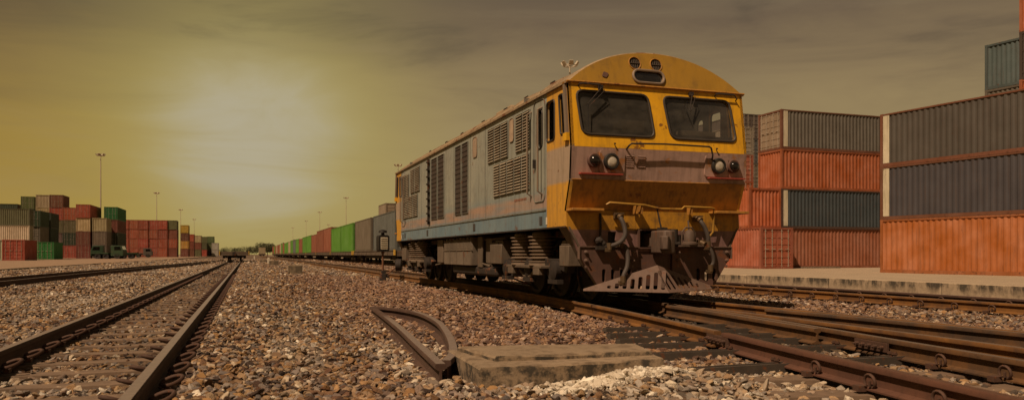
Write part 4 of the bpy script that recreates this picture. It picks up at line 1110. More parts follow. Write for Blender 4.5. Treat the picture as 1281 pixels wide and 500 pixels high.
# side walls: outline follows the front profile; door window, cab windows cut through
def side_wall(s_):
    f = [(fy(z), z) for z in (1.02, 1.24, 1.62, 2.04, 2.885)]; f[0] = (.10, 1.02)
    outer = f+[(LEN-y, z) for y, z in reversed(f)]
    qw = rpoly([(.115, 2.235), (.29, 2.235), (.36, 2.76), (.215, 2.76)], .035, 3)
    cw = rrect(.50, .80, 2.20, 2.74, .06, 3)
    dw = rrect(.955, 1.165, 2.15, 2.70, .08, 3)
    H = [qw, cw, dw]
    H += [[(LEN-y, z) for y, z in h] for h in (qw, cw, dw)]
    mb = MB(); mb.plate(outer, H, s_*(HW-.04), s_*HW, lambda y, z, d: (d, y, z)); o = mb.build('side_wall', M['livery'], loco)
    for i, h in enumerate(H):
        mb = MB(); mb.tube([(s_*(HW+.004), y, z) for y, z in h], .012, 6, closed=True); g_ = mb.build('window_gasket', M['rubber_trim'], o)
        if (s_ < 0 and i in (1, 4)) or s_ > 0: continue           # near cab windows slid open; far side left unglazed so bright sky shows
        if i in (0, 2, 3, 5):
            mb = MB(); mb.add([(s_*(HW-.02), y, z) for y, z in h], [tuple(range(len(h)))]); mb.build('pane', M['glass_dark'] if s_ < 0 else M['glass_clear'], g_)
    # door panel lines, sill rail
    for q in (0, 1):
        yy = lambda y: y if q == 0 else LEN-y
        d = rrect(min(yy(.86), yy(1.30)), max(yy(.86), yy(1.30)), 1.40, 2.83, .09, 4)
        mb = MB(); mb.tube([(s_*(HW+.003), y, z) for y, z in d], .011, 5, closed=True)
        dr = mb.build('cab_door', M['livery_plain'], loco)
        mb = MB(); mb.box((s_*(HW+.02), yy(1.24), 1.95), (.04, .03, .12)); mb.build('door_handle', M['steel_dark'], dr)
        for y in (.97, 1.40):
            mb = MB(); z0, z1 = 1.50, 2.72
            mb.tube([(s_*HW, yy(y), z0), (s_*(HW+.07), yy(y), z0+.04), (s_*(HW+.07), yy(y), z1-.04), (s_*HW, yy(y), z1)], .014, 8); mb.build('door_handrail', M['grab'], loco)
        mb = MB()
        pl = [(yy(.10), 2.86), (yy(.15), 2.86), (yy(.075), 2.12), (yy(.0), 2.12)]
        mb.prism(pl, s_*(HW), s_*(HW+.035), lambda p, r_, d: (d, p, r_)); mb.build('corner_strip', M['grab'], loco)
        mb = MB(); mb.box((s_*(HW+.02), yy(.06), 2.17), (.05, .12, .10)); mb.build('corner_bracket', M['yellow'], loco)
        mb = MB(); mb.box((s_*(HW+.002), yy(1.02), 1.13), (.01, .10, .12)); st_ = mb.build('step_pocket', M['dark_in'], loco)
        mb = MB(); mb.box((s_*(HW+.002), yy(.80), 1.12), (.008, .04, .10)); mb.build('white_mark', M['mark_white'], loco)
    mb = MB(); mb.b6(s_*HW, s_*(HW+.012), .82, 11.42, 1.265, 1.283); mb.build('sill_seam', M['livery_plain'], loco)
    mb = MB(); mb.b6(s_*(HW-.06), s_*(HW+.004), .12, LEN-.12, 1.01, 1.03); mb.build('sill_lip', M['steel_dark'], loco)
    for y in (4.4, 8.25, 10.9):
        mb = MB(); mb.box((s_*(HW+.003), y, 1.15), (.012, .13, .13)); mb.build('jacking_pocket', M['dark_in'], loco)
    # louvre banks
    def louvre(y0, y1, z0, z1, n=None):
        n = n or int((z1-z0)/.042)
        mb = MB(); mb.b6(s_*(HW-.001), s_*(HW+.003), y0, y1, z0, z1); bk = mb.build('louvre_panel', M['dark_in'], loco)
        mb = MB()
        mb.tube([(s_*(HW+.008), y0, z0), (s_*(HW+.008), y1, z0), (s_*(HW+.008), y1, z1), (s_*(HW+.008), y0, z1)], .010, 4, closed=True)
        mb.build('louvre_frame', M['livery_plain'], bk)
        mb = MB(); p = (z1-z0)/n
        for i in range(n):
            a = z0+i*p
            mb.add([(s_*(HW+.004), y0+.012, a+p*.95), (s_*(HW+.004), y1-.012, a+p*.95), (s_*(HW+.030), y1-.012, a+p*.25), (s_*(HW+.030), y0+.012, a+p*.25), (s_*(HW+.022), y1-.012, a+p*.12), (s_*(HW+.022), y0+.012, a+p*.12)], [(0, 1, 2, 3), (3, 2, 4, 5)])
        tag(mb.build('louvre_slats', M['louvre'], bk), kind='stuff')
    for a, b in ((2.46, 2.80), (2.82, 3.16), (3.18, 3.52)): louvre(a, b, 2.20, 2.77)
    for a, b in ((1.45, 1.75), (1.77, 2.07)): louvre(a, b, 2.21, 2.77)
    for i in range(5): louvre(1.47+i*.348, 1.47+i*.348+.33, 1.61, 2.14)
    for a, b in ((9.05, 9.65), (9.68, 10.15)): louvre(a, b, 2.18, 2.77)
    for a, b in ((10.35, 10.70), (10.72, 11.10)): louvre(a, b, 2.0, 2.70)
    for i in range(3): louvre(9.3+i*.60, 9.3+i*.60+.57, 1.59, 2.12)
    # tall radiator grilles
    for (a, b) in ((4.80, 5.22), (5.29, 5.73), (6.65, 7.20), (7.27, 7.84)):
        mb = MB(); mb.b6(s_*HW, s_*(HW+.006), a, b, 1.43, 2.76); gr = mb.build('radiator_grille', M['grille'], loco)
        mb = MB(); mb.tube([(s_*(HW+.010), a, 1.43), (s_*(HW+.010), b, 1.43), (s_*(HW+.010), b, 2.76), (s_*(HW+.010), a, 2.76)], .012, 4, closed=True); mb.build('grille_frame', M['livery_plain'], gr)
        mb = MB()
        for i in range(14): mb.b6(s_*(HW+.005), s_*(HW+.012), a+.01, b-.01, 1.47+i*.094, 1.485+i*.094)
        tag(mb.build('grille_bars', M['steel_dark'], gr), kind='stuff')
    for a, b in ((4.21, 4.47), (2.19, 2.38)):
        mb = MB(); h = rrect(a, b, 2.41, 2.77, .05, 3); mb.plate(h, [], s_*HW, s_*(HW+.008), lambda y, z, d: (d, y, z)); hp = mb.build('small_hatch', M['hatch_pink'], loco)
        mb = MB(); mb.tube([(s_*(HW+.008), y, z) for y, z in h], .008, 5, closed=True); mb.build('hatch_rim', M['grab'], hp)
    # ladder strip beside the rear grille, panel seams
    mb = MB(); mb.b6(s_*HW, s_*(HW+.05), 8.02, 8.07, 1.33, 2.80)
    for i in range(9): mb.b6(s_*(HW+.02), s_*(HW+.07), 7.98, 8.11, 1.40+i*.165, 1.43+i*.165)
    mb.build('cable_ladder', M['steel_dark'], loco)
    for y in (4.66, 5.86, 6.52, 7.95, 8.9, 3.7):
        mb = MB(); mb.b6(s_*HW, s_*(HW+.005), y, y+.012, 1.29, 2.86); mb.build('panel_seam', M['livery_plain'], loco)
    mb = MB()
    for i in range(8): mb.b6(s_*HW, s_*(HW+.006), 1.62+i*.07, 1.66+i*.07, 1.47, 1.50)
    mb.build('stencil_marks', M['rust_mark'], loco)
M['livery_plain'] = worn('blue_grey_trim_paint', (.17, .18, .155), amount=.3, dirt_amt=.5)
M['glass_clear'] = mat_glass('clear_side_glass', .03, (.9, .88, .84))
M['hatch_pink'] = worn('faded_pink_hatch', (.36, .27, .19), amount=.2, dirt_amt=.3)
M['rust_mark'] = plain('rusty_marks', (.22, .08, .04), .8)
side_wall(-1); side_wall(1)

# ------------------------------------------------------------------ pilot, coupler, hoses, plough
PY = .10
def pilot(q):
    T = lambda x, z, d=0.0: flip((x, PY+d, z), q)
    sgn = -1 if q == 0 else 1
    # anticlimber shelves either side
    for a, b in ((-HW-.0, -.86), (.82, HW+.03)):
        mb = MB(); mb.box(flip(((a+b)/2, PY-.06, 1.235), q), (b-a, .26, .035)); mb.build('buffer_shelf', M['mustard'], loco, bevel=.006)
    # backing plate, tapering in below
    outer = [(-HW+.01, 1.235), (-HW+.01, 1.02), (-1.22, .90), (-1.15, .70), (1.15, .70), (1.22, .90), (HW-.01, 1.02), (HW-.01, 1.235)]
    holeL = [(-.72, .96), (-.72, .78), (-.60, .78), (-.60, .96)]
    holeC = rpoly([(-.27, .985), (-.27, .75), (.22, .75), (.22, .985)], .03, 3)
    mb = MB(); mb.plate(outer, [holeL, holeC], 0, .04, T); mb.build('pilot_plate', M['cowl'], loco)
    mb = MB(); mb.box(T(-.66, .87, .10), (.2, .05, .28)); mb.box(T(0, .85, .30), (.7, .05, .4)); mb.build('recess_backing', M['dark_in'], loco)
    mb = MB(); mb.b6(-.29, -.262, *sorted((T(0, 0, -.03)[1], T(0, 0, .05)[1])), .74, 1.0) if q == 0 else None
    if q == 0:
        mb.b6(.212, .24, PY-.03, PY+.05, .74, 1.0); mb.b6(-.262, .212, PY-.03, PY+.05, .978, 1.005); mb.b6(-.262, .212, PY-.03, PY+.05, .735, .755)
        mb.build('drawgear_pocket', M['pilot'], loco)
    # bolted lower plates, with slots
    def low(x0, x1, side):
        if side < 0: o = [(x0, .76), (x0+.035, .60), (x0+.27, .24), (x1, .24), (x1, .76)]
        else: o = [(x0, .76), (x0, .24), (x1-.27, .24), (x1-.035, .60), (x1, .76)]
        sl = []
        cs = (-.80, -.67, -.54, -.43) if side < 0 else (.62, .75, .87)
        for c in cs: sl.append(rrect(c-.026, c+.026, .30, .47, .024, 3))
        mb = MB(); mb.plate(o, sl, -.045, -.012, T); p = mb.build('bolted_plate', M['pilot'], loco)
        mb = MB()
        bx = (x0+.09, x1-.08)
        for x in bx:
            for z in (.69, .58): mb.lathe([(.026, 0), (.026, .018), (.012, .026), (.012, .05), (.0, .052)], T(x, z, -.045), (0, sgn, 0), 8)
        for x in bx: mb.lathe([(.018, 0), (.018, .004), (.001, .005)], T(x, .50, -.045), (0, sgn, 0), 8)
        mb.build('bolts', M['plow'], p)
        mb = MB(); xe = x0 if side < 0 else x1
        mb.b6(*sorted((T(x0, 0)[0], T(x1, 0)[0])), *sorted((T(0, 0, -.06)[1], T(0, 0, .0)[1])), .755, .768); mb.b6(*sorted((T(xe-.006, 0)[0], T(xe+.006, 0)[0])), *sorted((T(0, 0, -.06)[1], T(0, 0, .0)[1])), .60, .755); mb.build('plate_flange', M['plow'], p)
    low(-1.15, -.30, -1); low(.22, 1.15, 1)
    mb = MB(); mb.plate([(-.30, .70), (-.30, .24), (.22, .24), (.22, .70)], [], .0, .03, T); mb.build('centre_plate', M['pilot'], loco)
    # two-winged plough, slotted
    ridge_t = Vector(flip((-.10, PY-.20, .52), q)); ridge_b = Vector(flip((-.06, PY-.44, .165), q))
    for sd, tipx in ((-1, -1.10), (1, .88)):
        tip = Vector(flip((tipx, PY-.03, .22), q)); tipb = Vector(flip((tipx, PY-.06, .19), q))
        U = (tipb-ridge_b); L = U.length; U.normalize(); V = (ridge_t-ridge_b); V = V-U*V.dot(U); Hh = V.length; V.normalize(); N = U.cross(V).normalized()
        if (N.y > 0) == (q == 0): N = -N
        o2 = [(0, 0), (L, 0), (L, .03), ((ridge_t-ridge_b).dot(U), Hh)]
        def top(u): return .03+(Hh-.03)*(L-u)/L
        sl = []
        for i in range(9):
            u = .075+i*.100
            h = top(u)-.055
            if h > .075 and u < L-.12: 
                k = .10*(1 if True else 0)
                sl.append(rpoly([(u-.026, .045), (u+.028, .045), (u+.028-k*h, h), (u-.026-k*h, h)], .022, 3))
        mb = MB(); mb.plate(o2, sl, 0, .012, lambda a, b, d: tuple(ridge_b+U*a+V*b-N*d)); mb.build('plough_wing', M['plow'], loco)
    # coupler knuckle, with the lifting pin
    cx = -.0
    prof = [(-.10, -.02), (-.12, -.24), (-.10, -.38), (-.02, -.42), (.06, -.39), (.09, -.30), (.10, -.20), (.10, -.02)]
    mb = MB(); mb.prism([(x+cx, y) for x, y in prof], .67, .975, lambda a, b, d: flip((a, PY+b, d), q)); mb.box(flip((cx, PY+.1, .85), q), (.20, .4, .20))
    cp = mb.build('coupler', M['coupler'], loco, bevel=.022)
    mb = MB(); mb.prism([(cx-.125, -.30), (cx-.15, -.41), (cx-.10, -.47), (cx-.04, -.43), (cx-.07, -.33)], .72, .90, lambda a, b, d: flip((a, PY+b, d), q)); mb.build('knuckle', M['coupler'], cp, bevel=.015)
    mb = MB(); mb.box(flip((cx+.0, PY-.16, .985), q), (.10, .10, .06)); mb.cyl(flip((cx, PY-.16, .95), q), flip((cx, PY-.16, 1.02), q), .03); mb.tube([flip((cx+.02, PY-.10, 1.01), q), flip((cx+.16, PY-.06, .975), q)], .012, 6); mb.build('lock_lifter', M['steel_dark'], cp)
    mb = MB(); mb.tube([flip(p, q) for p in ((-.02, PY-.16, 1.02), (-.035, PY-.15, 1.10), (-.06, PY-.13, 1.26), (-.055, PY-.13, 1.30))], .012, 6); mb.build('lifting_chain', M['steel_dark'], loco)
    # uncoupling bar across the front
    mb = MB(); mb.tube([flip(p, q) for p in ((-.74, PY-.12, 1.29), (-.80, PY-.13, 1.315), (-.76, PY-.14, 1.335), (-.26, PY-.15, 1.31), (-.02, PY-.15, 1.265), (.30, PY-.15, 1.265), (.34, PY-.15, 1.30), (.75, PY-.14, 1.295), (.82, PY-.12, 1.285), (.84, PY-.10, 1.24), (.84, PY-.07, .97), (.80, PY-.05, .91))], .014, 8); mb.build('uncoupling_bar', M['bar_yellow'], loco)
    for x in (-.36, -.29, .46):
        mb = MB(); mb.box(flip((x, PY-.09, 1.25), q), (.018, .12, .11)); mb.build('bar_bracket', M['mustard'], loco)
    # air hoses with their cocks
    hs = [((-.60, PY-.02, 1.17), (-.59, PY-.12, 1.13), (-.56, PY-.16, 1.02), (-.56, PY-.18, .92), (-.60, PY-.17, .84), (-.68, PY-.15, .79), (-.76, PY-.12, .77)),
          ((-.58, PY-.02, .80), (-.52, PY-.11, .76), (-.50, PY-.14, .64), (-.52, PY-.16, .50), (-.57, PY-.17, .40), (-.585, PY-.17, .34)),
          ((.60, PY-.02, 1.15), (.62, PY-.12, 1.10), (.67, PY-.15, 1.0), (.70, PY-.16, .90), (.71, PY-.15, .80)),
          ((.64, PY-.06, .82), (.70, PY-.14, .78), (.76, PY-.17, .68), (.78, PY-.17, .56), (.74, PY-.16, .48))]
    for i, h in enumerate(hs):
        pts = catmull([flip(p, q) for p in h], 5)
        mb = MB(); mb.tube(pts, .030 if i != 3 else .024, 10); ho = mb.build('air_hose', M['hose'], loco)
        mb = MB(); a = Vector(h[0]); b = Vector(h[-1])
        mb.box(flip(a, q), (.085, .09, .08)); mb.cyl(flip(a+Vector((0, -.03, 0)), q), flip(a+Vector((.02, -.10, -.03)), q), .040, n=10)
        mb.box(flip(a+Vector((.05, -.04, .03)), q), (.07, .02, .02)); 
        mb.cyl(flip(b+Vector((0, 0, .04)), q), flip(b+Vector((0, 0, -.05)), q), .036, n=10); mb.box(flip(b+Vector((-.02, 0, -.05)), q), (.08, .05, .05))
        mb.build('hose_coupling', M['brass_dirty'], ho)
    # clustered pipework at the left post and the air valve on the right
    mb = MB()
    for p in ((-.83, .80), (-.80, .76), (-.87, .84), (-.74, .75)): mb.lathe([(.05, 0), (.055, .05), (.03, .08), (.03, .12), (.0, .13)], flip((p[0], PY, p[1]), q), (0, sgn, 0), 8)
    mb.box(flip((-.80, PY-.06, .745), q), (.26, .12, .05)); mb.tube([flip(p, q) for p in ((-.84, PY-.02, 1.2), (-.84, PY-.03, 1.0), (-.86, PY-.05, .86))], .016, 6)
    mb.build('pipe_cluster', M['steel_dark'], loco)
    mb = MB(); mb.lathe([(.10, -.10), (.115, -.09), (.115, -.065), (.075, -.05), (.078, .04), (.06, .09), (.03, .11), (.0, .115)], flip((.43, PY-.13, .88), q), (0, 0, 1), 18)
    mb.tube([flip(p, q) for p in ((.33, PY-.10, .82), (.33, PY-.11, .96), (.38, PY-.12, 1.02), (.47, PY-.12, 1.02), (.53, PY-.11, .96), (.54, PY-.10, .82))], .012, 6)
    mb.cyl(flip((.43, PY-.12, .98), q), flip((.43, PY-.10, 1.12), q), .012); mb.b6(*sorted((flip((.27, 0, 0), q)[0], flip((.60, 0, 0), q)[0])), *sorted((flip((0, PY-.22, 0), q)[1], flip((0, PY, 0), q)[1])), .765, .785)
    mb.build('air_valve', M['coupler'], loco)
    mb = MB(); mb.cyl(flip((.24, PY-.06, .80), q), flip((.24, PY-.06, 1.0), q), .05, n=12); mb.box(flip((.27, PY-.04, .86), q), (.09, .09, .10)); mb.cyl(flip((.21, PY-.09, .80), q), flip((.30, PY-.09, .80), q), .03); mb.build('brake_cylinder', M['steel_dark'], loco)
M['coupler'] = worn('cast_coupler_steel', (.105, .070, .052), amount=.3, rough=.65, dirt_amt=.5, scale=4)
M['bar_yellow'] = worn('yellow_bar_paint', (.36, .20, .03), amount=.3, rough=.5)
M['brass_dirty'] = worn('dirty_brass', (.15, .10, .055), amount=.2, rough=.5, metal=.5)
pilot(0); pilot(1)

# side edge plates closing the pilot, so that it has depth
for q in (0, 1):
    for s_ in (-1, 1):
        mb = MB()
        P = [(.10, 1.02), (.42, 1.02), (.30, .62), (.13, .26), (.09, .26), (.07, .70)]
        mb.prism([(p if q == 0 else LEN-p, z) for p, z in P], 0, .03, lambda a, b, d: (s_*(HW-.02-d-(1.02-b)*.52), a, b)); mb.build('pilot_side', M['underframe'], loco)

# frame beams
mb = MB(); mb.b6(-.92, .92, .3, LEN-.3, .90, 1.0); mb.b6(-.35, .35, .35, LEN-.35, .62, .90); mb.build('main_frame', M['steel_dark'], loco)

# bogies
def loco_bogie(yc, q):
    mb = MB()
    for s_ in (-1, 1):
        pr = [(-1.45, .50), (-1.3, .60), (1.3, .60), (1.45, .50), (1.4, .40), (1.2, .44), (1.05, .30), (.75, .30), (.55, .44), (.2, .46), (-.2, .46), (-.55, .44), (-.75, .30), (-1.05, .30), (-1.2, .44), (-1.4, .40)]
        mb.prism(pr, s_*.98, s_*1.10, lambda a, b, d: (d, yc+a, b))
    mb.b6(-1.0, 1.0, yc-.3, yc+.3, .4, .62)
    b = mb.build('bogie', M['steel_dark'], loco, bevel=.01)
    for y in (-1.05, 0, 1.05):
        mb = MB(); wheelset(mb, 0, yc+y, 0, .44, .53, 24); mb.build('wheelset', M['steel_dark'], b)
        for s_ in (-1, 1):
            mb = MB(); mb.lathe([(.14, 0), (.14, .08), (.10, .10), (.04, .11), (.0, .11)], (s_*1.08, yc+y, .44), (s_, 0, 0), 14); mb.box((s_*1.12, yc+y, .28), (.10, .34, .06)); mb.build('axlebox', M['steel_dark'], b)
    for s_ in (-1, 1):
        for y in (-.40, .40):    # tall stacked spring units
            prof = [(.20, .50), (.20, .53)]
            for i in range(8):
                z0 = .545+i*.052; prof += [(.150, z0-.004), (.200+.014*math.sin(i*2.1), z0+.004), (.202+.014*math.sin(i*2.1), z0+.018), (.145, z0+.030)]
            prof += [(.15, .97), (.12, 1.0)]
            mb = MB(); mb.lathe(prof, (s_*1.07, yc+y, 0), (0, 0, 1), 24); mb.build('spring_stack', M['spring'], b, angle=50)
        mb = MB(); mb.b6(s_*.98, s_*1.24, yc-.78, yc+.78, .455, .50); mb.b6(s_*1.16, s_*1.24, yc-.70, yc-.45, .36, .46); mb.b6(s_*1.16, s_*1.24, yc+.45, yc+.70, .36, .46); mb.build('spring_plank', M['underframe'], b, bevel=.008)
        mb = MB(); mb.tube([(s_*1.14, yc-.3, .42), (s_*1.14, yc-.1, .33), (s_*1.14, yc+.15, .33), (s_*1.14, yc+.35, .42)], .03, 8); mb.build('brake_rigging', M['underframe'], b)
        for y, L in ((1.35, .5),):
            mb = MB(); mb.b6(s_*.95, s_*1.22, yc+y-L/2, yc+y+L/2, .50, .83); mb.prism([(yc+y-L/2, .83), (yc+y+L/2, .83), (yc+y+L/2-.06, .90), (yc+y-L/2+.06, .90)], s_*.97, s_*1.18, lambda a, b_, d: (d, a, b_)); mb.build('sand_box', M['underframe'], b, bevel=.012)
            mb = MB(); mb.tube([(s_*1.1, yc+y, .50), (s_*1.08, yc+y-.05, .3), (s_*.6, yc+y-.2, .12)], .015, 6); mb.build('sand_pipe', M['steel_dark'], b)
loco_bogie(2.0, 0); loco_bogie(LEN-2.0, 1)
# equipment boxes and tanks between the bogies
for s_ in (-1, 1):
    mb = MB(); mb.b6(s_*.55, s_*1.23, 4.85, 7.0, .45, .99); tk = mb.build('battery_box', M['tank'], loco, bevel=.012)
    mb = MB()
    mb.b6(s_*1.23, s_*1.245, 4.83, 7.02, .735, .75)
    for i in range(4):
        a = 4.87+i*.535; mb.b6(s_*1.23, s_*1.245, a-.008, a+.008, .46, .98)
        for k in range(9): mb.b6(s_*1.23, s_*1.240, a+.03+k*.055, a+.05+k*.055, .77, .95)
    mb.build('box_ribs', M['tank'], tk)
    for i in range(8):
        mb = MB(); mb.box((s_*1.245, 4.98+i*.27, .965), (.03, .06, .03)); mb.build('latch', M['steel_dark'], tk)
    for (a, b, z0, z1, x1) in ((3.95, 4.30, .50, .95, 1.12), (4.42, 4.70, .42, .99, 1.16), (7.25, 7.75, .48, .98, 1.20), (7.85, 8.05, .44, .99, 1.0), (3.35, 3.80, .50, .86, 1.20)):
        mb = MB(); mb.b6(s_*.7, s_*x1, a, b, z0, z1); mb.build('equipment_box', M['underframe'], loco, bevel=.012)
    mb = MB(); mb.b6(s_*.4, s_*1.15, 3.6, 6.6, .27, .44); mb.build('fuel_tank', M['steel_dark'], loco, bevel=.05)
    mb = MB(); mb.tube([(s_*1.1, 3.2, .93), (s_*1.1, 4.75, .93)], .02, 6); mb.tube([(s_*1.15, 4.38, .95), (s_*1.17, 4.38, .5), (s_*1.1, 4.1, .45)], .02, 6); mb.tube([(s_*1.12, 7.1, .9), (s_*1.12, 7.1, .5), (s_*1.08, 8.4, .42)], .02, 6); mb.build('air_pipes', M['underframe'], loco)
    mb = MB(); mb.b6(s_*.8, s_*1.20, .30, .62, .50, .78); mb.prism([(.30, .78), (.62, .78), (.56, .85), (.36, .85)], s_*.82, s_*1.18, lambda a, b_, d: (d, a, b_)); mb.build('sand_box', M['underframe'], loco, bevel=.012)


# ================================================================== yard furniture
# floodlight masts
def mast(x, y, label, h=22.0, big=False):
    t = empty('floodlight_mast', (x, y, -.05)); tag(t, label, 'floodlight mast', 'floodlight masts over the yard')
    mb = MB(); mb.cyl((0, 0, 0), (0, 0, h), .18, .08, 12); mb.cyl((0, 0, 0), (0, 0, .3), .38, n=12); mb.build('pole', M['mast'], t)
    mb = MB(); mb.tube([(.75*math.cos(a*.5236), .75*math.sin(a*.5236), h-.25) for a in range(12)], .05, 6, closed=True)
    for a in range(4): mb.cyl((0, 0, h-.3), (.75*math.cos(a*1.5708), .75*math.sin(a*1.5708), h-.25), .04, n=6)
    mb.cyl((0, 0, h-.2), (0, 0, h+.15), .16, n=8); mb.build('head_ring', M['mast'], t)
    for a in range(6):
        an = a*1.0472+.3; c = Vector((.85*math.cos(an), .85*math.sin(an), h-.02))
        Rm = Matrix.Rotation(an, 3, 'Z') @ Matrix.Rotation(R(35), 3, 'Y')
        mb = MB(); mb.box(c, (.16, .55, .42), Rm, .8); mb.build('floodlight', M['mast'], t)
    return t
for i, (x, y) in enumerate([(-29.21, 184.5), (-29.18, 293.3), (-29.38, 399.7), (-29.64, 506)]):
    mast(x, y, 'floodlight mast above the left container yard, %s in the row' % ['nearest and tallest looking', 'second', 'third', 'farthest'][i])
for i, (x, y) in enumerate([(34.0, 79.7), (34.04, 183.2), (35.32, 295.3), (34.83, 399.8), (35.83, 507.3), (35.0, 640)]):
    mast(x, y, 'floodlight mast right of the train, ' + ['its lamp cluster showing over the cab roof', 'its head just above the rear of the locomotive', 'over the green containers of the train', 'over the rust red containers of the train', 'fifth and very small', 'farthest, a thin line at the horizon'][i])
mast(44.79, 457.6, 'shorter floodlight mast far behind the green container of the train', 18)

# switch stand with lamp box
sg = empty('switch_stand', (4.02, 24.2, -.02)); tag(sg, 'switch stand with a black lamp box and pale slotted face by the locomotive', 'switch stand')
M['post_rust'] = worn('rusty_post', (.16, .07, .035), amount=.4)
mb = MB(); mb.b6(-.42, .42, -.08, .08, -.04, .03); mb.b6(-.08, .08, -.42, .42, -.05, .02); mb.build('base_timber', M['wood'], sg)
mb = MB(); mb.box((0, 0, .12), (.20, .20, .22), None, .8); mb.box((.02, 0, .27), (.13, .13, .12)); mb.box((.14, 0, .16), (.12, .10, .10)); mb.build('lever_housing', M['steel_dark'], sg, bevel=.01)
mb = MB(); mb.cyl((0, 0, .2), (0, 0, .95), .035, .03, 10); mb.cyl((0, 0, .86), (0, 0, .92), .055, n=10); mb.build('post', M['post_rust'], sg)
zz = Matrix.Rotation(R(12), 3, 'Z')
mb = MB(); mb.prism(rrect(-.17, .17, .92, 1.43, .07, 4), -.12, .12, lambda a, b, d: tuple(zz @ Vector((a, d, b)))); lb = mb.build('lamp_box', M['black'], sg)
mb = MB(); mb.prism(rrect(-.115, .115, .99, 1.36, .02, 3), -.128, -.115, lambda a, b, d: tuple(zz @ Vector((a, d, b)))); face = mb.build('pale_face', M['lampwhite'], lb)
mb = MB()
for i in range(5): mb.box(tuple(zz @ Vector((0, -.131, 1.045+i*.066))), (.21, .006, .012), zz)
mb.build('face_slots', M['black'], lb)
mb = MB(); mb.cyl((0, 0, 1.42), (0, 0, 1.50), .06, .045, 12); mb.cyl((0, 0, 1.50), (0, 0, 1.57), .13, .12, 14); mb.cyl((0, 0, 1.57), (0, 0, 1.60), .12, .04, 14); mb.build('chimney_cap', M['black'], lb)
mb = MB(); mb.tube([(.1, 0, .20), (.45, -.12, .48)], .02, 8); la = mb.build('lever_arm', M['post_rust'], sg)
mb = MB(); mb.cyl((.39, -.10, .50), (.56, -.16, .50), .19, n=22); mb.cyl((.37, -.09, .50), (.58, -.17, .50), .05, n=10); mb.build('counterweight', M['steel_dark'], la, bevel=.015)

# broken concrete slab in the foreground
sl = empty('concrete_slab', (2.0, 4.9, 0)); tag(sl, 'low weathered concrete slab half buried in the ballast in the foreground', 'concrete slab')
def rough_prism(poly, z0, z1, name, mat, parent, jit=.006, sub=7):
    pts = []
    for i in range(len(poly)):
        a = Vector(poly[i]); b = Vector(poly[(i+1) % len(poly)])
        for k in range(sub): 
            p = a+(b-a)*k/sub
            if k: p += Vector((random.uniform(-jit, jit), random.uniform(-jit, jit)))
            pts.append(p)
    n = len(pts); vs = []
    for z, ins in ((z0, 0), (z1-.012, 0), (z1, .010)):
        c = sum(pts, Vector((0, 0)))/n
        for p in pts:
            d = (c-p).normalized()*ins
            vs.append((p.x+d.x, p.y+d.y, z+(random.uniform(-.003, .003) if z > z0 else 0)))
    fs = [(r_*n+i, r_*n+(i+1) % n, (r_+1)*n+(i+1) % n, (r_+1)*n+i) for r_ in (0, 1) for i in range(n)]+[tuple(2*n+i for i in range(n))]
    mb = MB(); mb.add(vs, fs); return mb.build(name, mat, parent, angle=25)
rough_prism([(-.67, -.40), (-.2, -.41), (.25, -.40), (.60, -.38), (.72, .26), (-.64, .52)], -.25, .128, 'slab_body', M['slab'], sl)
rough_prism([(-.50, -.17), (.0, -.20), (.60, -.22), (.70, .22), (-.58, .46)], .11, .160, 'upper_layer', M['slab'], sl, .010)
# scrap rail frog beside it
fr = empty('scrap_rail', (1.4, 7.5, -.03)); tag(fr, 'rusty rail bent into a narrow leaf shaped loop lying in the ballast beside the slab', 'scrap rail')
def loc(P): return [Vector((x-1.4, y-7.5, z)) for x, y, z in P]
rail_mb(catmull(loc([(1.17, 4.83, .0), (1.27, 6.0, .0), (1.40, 7.5, .0), (1.53, 9.2, -.01), (1.66, 10.9, -.03)]), 4), 0, k=1.05).build('straight_leg', M['rail_brown'], fr)
rail_mb(catmull(loc([(1.24, 4.98, .0), (1.37, 5.3, .005), (1.52, 5.9, .01), (1.69, 6.75, .01), (1.86, 7.8, .01), (1.96, 9.1, .0), (1.90, 10.2, -.02), (1.72, 10.85, -.03)]), 5), 0, k=1.05).build('bowed_leg', M['rail_brown'], fr)

# small concrete blocks along the way
for i, (x, y, w_, h_, l_) in enumerate([(1.89, 32.9, .55, .40, .5), (1.78, 55.3, .60, .42, .6), (1.56, 75.6, .62, .34, .6)]):
    bt = empty('concrete_block', (x, y, -.04), R(random.uniform(-4, 4))); 
    tag(bt, 'squat concrete block beside the track, %s of three in line' % ['nearest and largest looking', 'middle', 'farthest'][i], 'concrete block', 'concrete blocks along the ballast')
    rough_prism([(-w_/2, -l_/2), (w_/2, -l_/2), (w_/2, l_/2), (-w_/2, l_/2)], -.15, h_, 'block_body', M['block'], bt, .01)
    mb = MB(); mb.b6(-w_/2+.05, w_/2-.06, -l_/2+.04, l_/2-.05, h_-.01, h_+.02); mb.build('block_cap', M['block'], bt, bevel=.008)
for i, (x, y) in enumerate([(1.65, 63.5), (1.12, 118.0)]):
    mb = MB(); mb.b6(-.09, .09, -.09, .09, -.2, .55); mb.b6(-.07, .07, -.07, .07, .55, .62); o = mb.build('marker_post', M['mark_white'], loc=(x, y, -.05), bevel=.01)
    tag(o, 'short pale marker post, %s' % ['between the concrete blocks', 'beyond the blocks near the empty wagon'][i], 'marker post')

